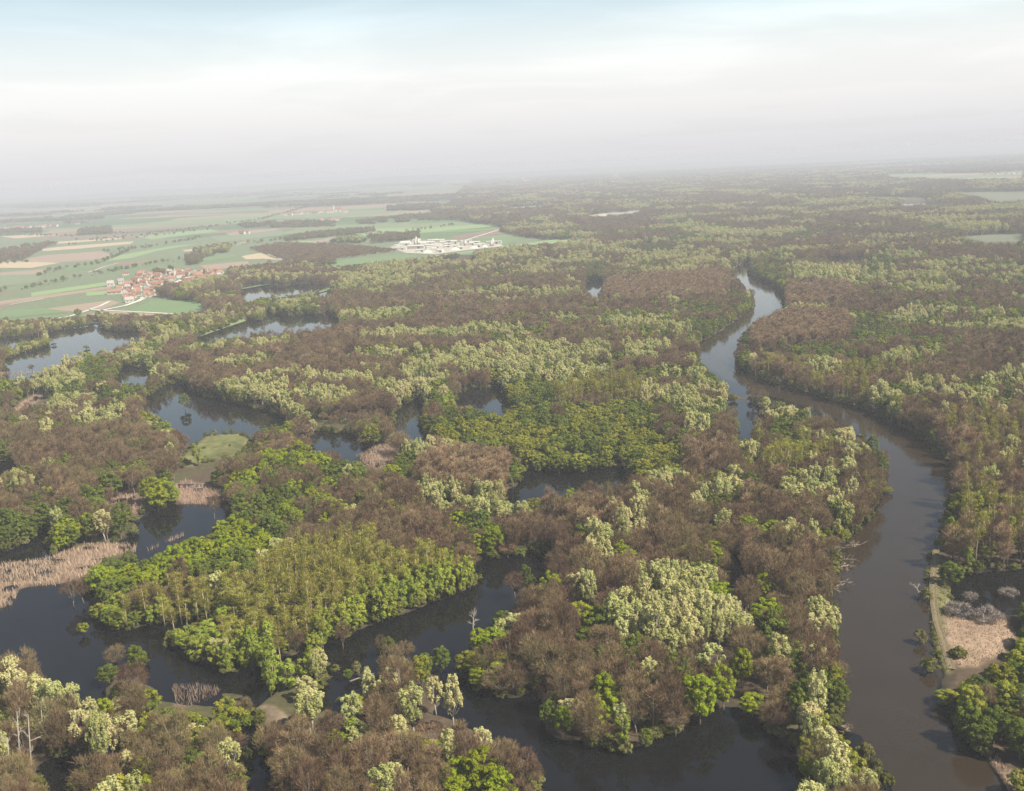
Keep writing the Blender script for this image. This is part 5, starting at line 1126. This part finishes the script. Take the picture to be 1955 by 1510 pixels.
# distant villages: the houses are a pixel or two
def far_house_mesh(i):
    w, r, _ = gable(rng.uniform(16, 26), 11, 6, 5, HR); j = MB(); j.v = w.v + r.v; j.t = w.t + r.t; j.n = w.n + r.n
    j.f = w.f + [[a + w.n for a in f] for f in r.f]; j.m = [0] * len(w.f) + [1] * len(r.f); return j.mesh('house', [HW, HR])
FH = [far_house_mesh(i) for i in range(4)]
for line, n, nm in [([(539,412),(600,407),(672,404)], 28, 'on the village line beyond the purple wood'), ([(726,400),(780,397),(838,393)], 22, 'in the far village above the white works'), ([(0,439),(70,434),(138,430)], 20, 'in the hazy village at the left edge'), ([(281,402),(353,398)], 9, 'in the faint hamlet on the left plain'), ([(624,422),(645,421)], 5, 'in the hamlet before the village line'),
        ([(1398,335),(1442,333)], 8, 'in the far town beyond the river'), ([(1780,330),(1829,325)], 10, 'in the far red-roofed village beyond the right forest'), ([(1885,334),(1955,331)], 10, 'in the far red-roofed village at the right edge'), ([(1698,328),(1755,327)], 5, 'in the faint row of houses beyond the right forest'), ([(1138,344),(1227,339)], 10, 'around the two tower blocks'), ([(1268,338),(1299,330)], 7, 'on the slope right of the tower blocks'), ([(985,349),(1025,346)], 7, 'around the distant white church'), ([(455,447),(482,445)], 3, 'on the plain below the far treeline')]:
    ln = G([a for a, b in line], [b for a, b in line])
    for k in range(n):
        f = (k + rng.random()) / n * (len(line) - 1); i = min(int(f), len(line) - 2); w = ln[i] + (ln[i + 1] - ln[i]) * (f - i); dd = np.hypot(w[0], w[1])
        o = link(bpy.data.objects.new('house', FH[int(rng.integers(4))])); o.location = (w[0] + rng.normal(0, 8), w[1] + rng.normal(0, dd * .012), .8); o.rotation_euler = (0, 0, rng.uniform(-.5, .5)); sc = 1 + max(0, dd - 6000) / 9000; o.scale = (sc, sc, sc)
        tag(o, f'pale red-roofed house {nm}', 'house', f'houses {nm}')
# churches, tower blocks, mast
def church(px, py, sc, label):
    q_ = g1(px, py); o = empty('church', (q_.x, q_.y, .8), .4, sc); tag(o, label, 'church')
    w, r, _ = gable(20, 10, 8, 6, HR); w.build('nave', HW, o); r.build('roof', HR, o)
    t = MB(); t.box((-12.2, 0, 9), (5, 5, 19)); tw = t.build('tower', HW, o)
    s_ = MB(); s_.add([(-14.9,-2.7,18.5),(-9.5,-2.7,18.5),(-9.5,2.7,18.5),(-14.9,2.7,18.5),(-12.2,0,26)], [(0,1,4),(1,2,4),(2,3,4),(3,0,4),(3,2,1,0)]); s_.build('spire', HR2, tw)
church(345, 531, .75, 'white village church with a tall tower above the red roofs'); church(1005, 348, 3.2, 'distant white church standing out of the haze'); church(645, 405, 1.5, 'white church tower in the far village line')
def block(px, py, w, h, label, name='tower_block'):
    q_ = g1(px, py); o = empty(name, (q_.x, q_.y, .8), .1); tag(o, label, 'building')
    b = MB(); b.box((0, 0, h / 2), (w, w * .5, h)); b.build('wall', simple_mat('block_wall', (0.62,0.50,0.40), .9), o); r = MB(); r.box((0, 0, h + .75), (w + 1, w * .5 + 1, 1.5)); r.box((w * .2, 0, h + 3), (w * .2, w * .2, 3)); r.build('roof', HR2, o)
    for k in range(4):
        s_ = MB(); s_.box((0, -w * .25 - .1, h * (.2 + .2 * k)), (w * .9, .3, h * .06)); s_.build('window', HD, o)
block(1175, 341, 60, 62, 'pale orange tower block standing hazily above the far forest'); block(1196, 339, 18, 48, 'narrow white tower block beside the wider orange one'); block(1452, 320, 16, 80, 'thin white tower on the horizon beyond the river', 'water_tower')
q_ = g1(472, 533); o = empty('radio_mast', (q_.x, q_.y, 0)); tag(o, 'thin pale mast in the trees right of the village', 'mast')
b = MB(); b.tube([(0, 0, 0), (0, 0, 24)], [.55, .3], 6); b.build('pole', WW, o); b = MB(); b.box((0, 0, 22), (1.8, .5, 2.2)); b.box((0, 0, 18), (1.4, 1.4, .3)); b.build('antenna', WW, o)
# ------------------------------------------------------------------ the white works
YARD = [(742,473),(770,464),(800,460),(870,463),(955,466),(962,471),(890,479),(830,487),(775,484)]
sheet('works_yard', YARD, 1.4, flat_mat('works_gravel', (0.46,0.42,0.33), (0.30,0.28,0.22), .03), 'white gravel yard of the works', 'yard')
def hall_parts(L_, Wd, H_):
    w, r = MB(), MB(); w.box((0, 0, H_ / 2 - .3), (L_, Wd, H_ + .6)); r.add([(-L_/2-.4,-Wd/2-.4,H_),(L_/2+.4,-Wd/2-.4,H_),(L_/2+.4,0,H_+1.6),(-L_/2-.4,0,H_+1.6),(-L_/2-.4,Wd/2+.4,H_),(L_/2+.4,Wd/2+.4,H_)], [(0,1,2,3),(3,2,5,4),(0,3,4),(1,5,2)]); d = MB(); d.box((L_*.2, -Wd/2-.05, 1.9), (4, .3, 3.8))
    return w.mesh('wall', WW), r.mesh('roof', WW), d.mesh('door', HD)
HALLS = [hall_parts(a, b, c) for a, b, c in ((26,14,5),(18,12,4.5),(34,16,5.5),(14,10,6.5))]
q = G([a for a, b in YARD], [b for a, b in YARD]); placed = []
for _ in range(6000):
    if len(placed) >= 36: break
    w = np.array([rng.uniform(q[:, 0].min(), q[:, 0].max()), rng.uniform(q[:, 1].min(), q[:, 1].max())]); a, b = proj(np.array([[w[0], w[1], 0.]])); a2, b2 = proj(np.array([[w[0], w[1] - 25, 0.]]))
    if inpoly(a, b, YARD)[0] and inpoly(a2, b2, YARD)[0] and all(np.hypot(*(w - p)) > 26 for p in placed): placed.append(w)
for w in placed:
    o = empty('works_hall', (w[0], w[1], 1.4), rng.uniform(-.25, .25), rng.uniform(.75, 1.1)); tag(o, 'white hall in the yard of the white works beyond the forest', 'works hall', 'halls of the white works')
    for nm, me in zip(('wall', 'roof', 'door'), HALLS[int(rng.integers(4))]): link(bpy.data.objects.new(nm, me), o)
for i, (px, py, h) in enumerate([(795,468,17),(793,470,13),(799,469,14),(941,470,15),(938,471,11),(888,470,12)]):
    q_ = g1(px, py); o = empty('silo', (q_.x, q_.y, 1.4)); tag(o, ['tallest white silo of the white works', 'lower silo in front of the tallest one at the works', 'white silo close behind the tallest one at the works', 'white silo at the far right end of the works', 'low silo beside the one at the right end of the works', 'white silo in the middle of the works'][i], 'silo')
    b = MB(); b.tube([(0, 0, -.3), (0, 0, h)], [3, 3], 14); b.build('drum', WW, o, True); b = MB(); b.tube([(0, 0, h), (0, 0, h + 2)], [3.1, .4], 14); b.build('roof', WW, o, True)
HM = simple_mat('gravel_heap', (0.62,0.58,0.5), .95, (0.5,0.47,0.4), .1)
for i, (px, py, r_) in enumerate([(760,474,11),(815,483,12),(840,481,10),(868,478,12),(905,475,11),(925,473,9)]):
    q_ = g1(px, py); b = MB(); n = 12; th = np.arange(n) * 2 * math.pi / n; ring = lambda R_, z: np.stack([np.cos(th) * R_ * (1 + .12 * np.sin(3 * th + i)), np.sin(th) * R_ * .8, np.full(n, z)], 1)
    v = np.concatenate([ring(r_, -.2), ring(r_ * .55, 3.2), ring(r_ * .15, 5.2)]); f = [(k * n + j, k * n + (j + 1) % n, (k + 1) * n + (j + 1) % n, (k + 1) * n + j) for k in range(2) for j in range(n)] + [tuple(range(2 * n, 3 * n))]
    b.add(v, f); o = b.build('gravel_heap', HM); o.location = (q_.x, q_.y, 1.4); tag(o, 'pale gravel heap on the yard of the white works', 'heap', 'gravel heaps of the works')
# ------------------------------------------------------------------ low hills on the horizon
hm = simple_mat('far_hill_woods', (0.09,0.10,0.06), .95, (0.14,0.15,0.08), .002)
for x0, x1, y_, hmax, lab in ((-9000, 3500, 17000, 95, 'low wooded ridge on the left horizon'), (-2000, 9500, 19500, 80, 'low hazy ridge along the middle horizon')):
    b = MB(); n = 60; xs = np.linspace(x0, x1, n); prof = np.sin(np.linspace(0, math.pi, n)) ** .6 * hmax * (.55 + .7 * fbm(xs / 1500, xs * 0 + y_, 6)); rows = []
    for dy, s_ in ((-900, 0), (-500, .55), (0, 1), (600, .6), (1200, 0)): rows.append(np.stack([xs, np.full(n, y_ + dy), .6 + prof * s_], 1))
    v = np.concatenate(rows); f = [(r_ * n + i, r_ * n + i + 1, (r_ + 1) * n + i + 1, (r_ + 1) * n + i) for r_ in range(4) for i in range(n - 1)]
    b.add(v, f); o = b.build('hills', hm, None, True); tag(o, lab, 'hills', kind='structure')
# ------------------------------------------------------------------ spring haze: one box of even thin air round everything
hz = MB(); hz.box((0, 16500, (CAM_H + 8 - 2.6) / 2), (76000, 36000, CAM_H + 8 + 2.6))
m, t, out = new_mat('haze_air')
pv = N(t, 'ShaderNodeVolumePrincipled'); pv.inputs['Color'].default_value = (0.765, 0.79, 0.835, 1); pv.inputs['Density'].default_value = 0.00016; pv.inputs['Anisotropy'].default_value = 0.0
t.links.new(pv.outputs[0], out.inputs['Volume'])
o = hz.build('haze', m); tag(o, 'pale spring haze thickening towards the horizon', 'haze', kind='stuff')
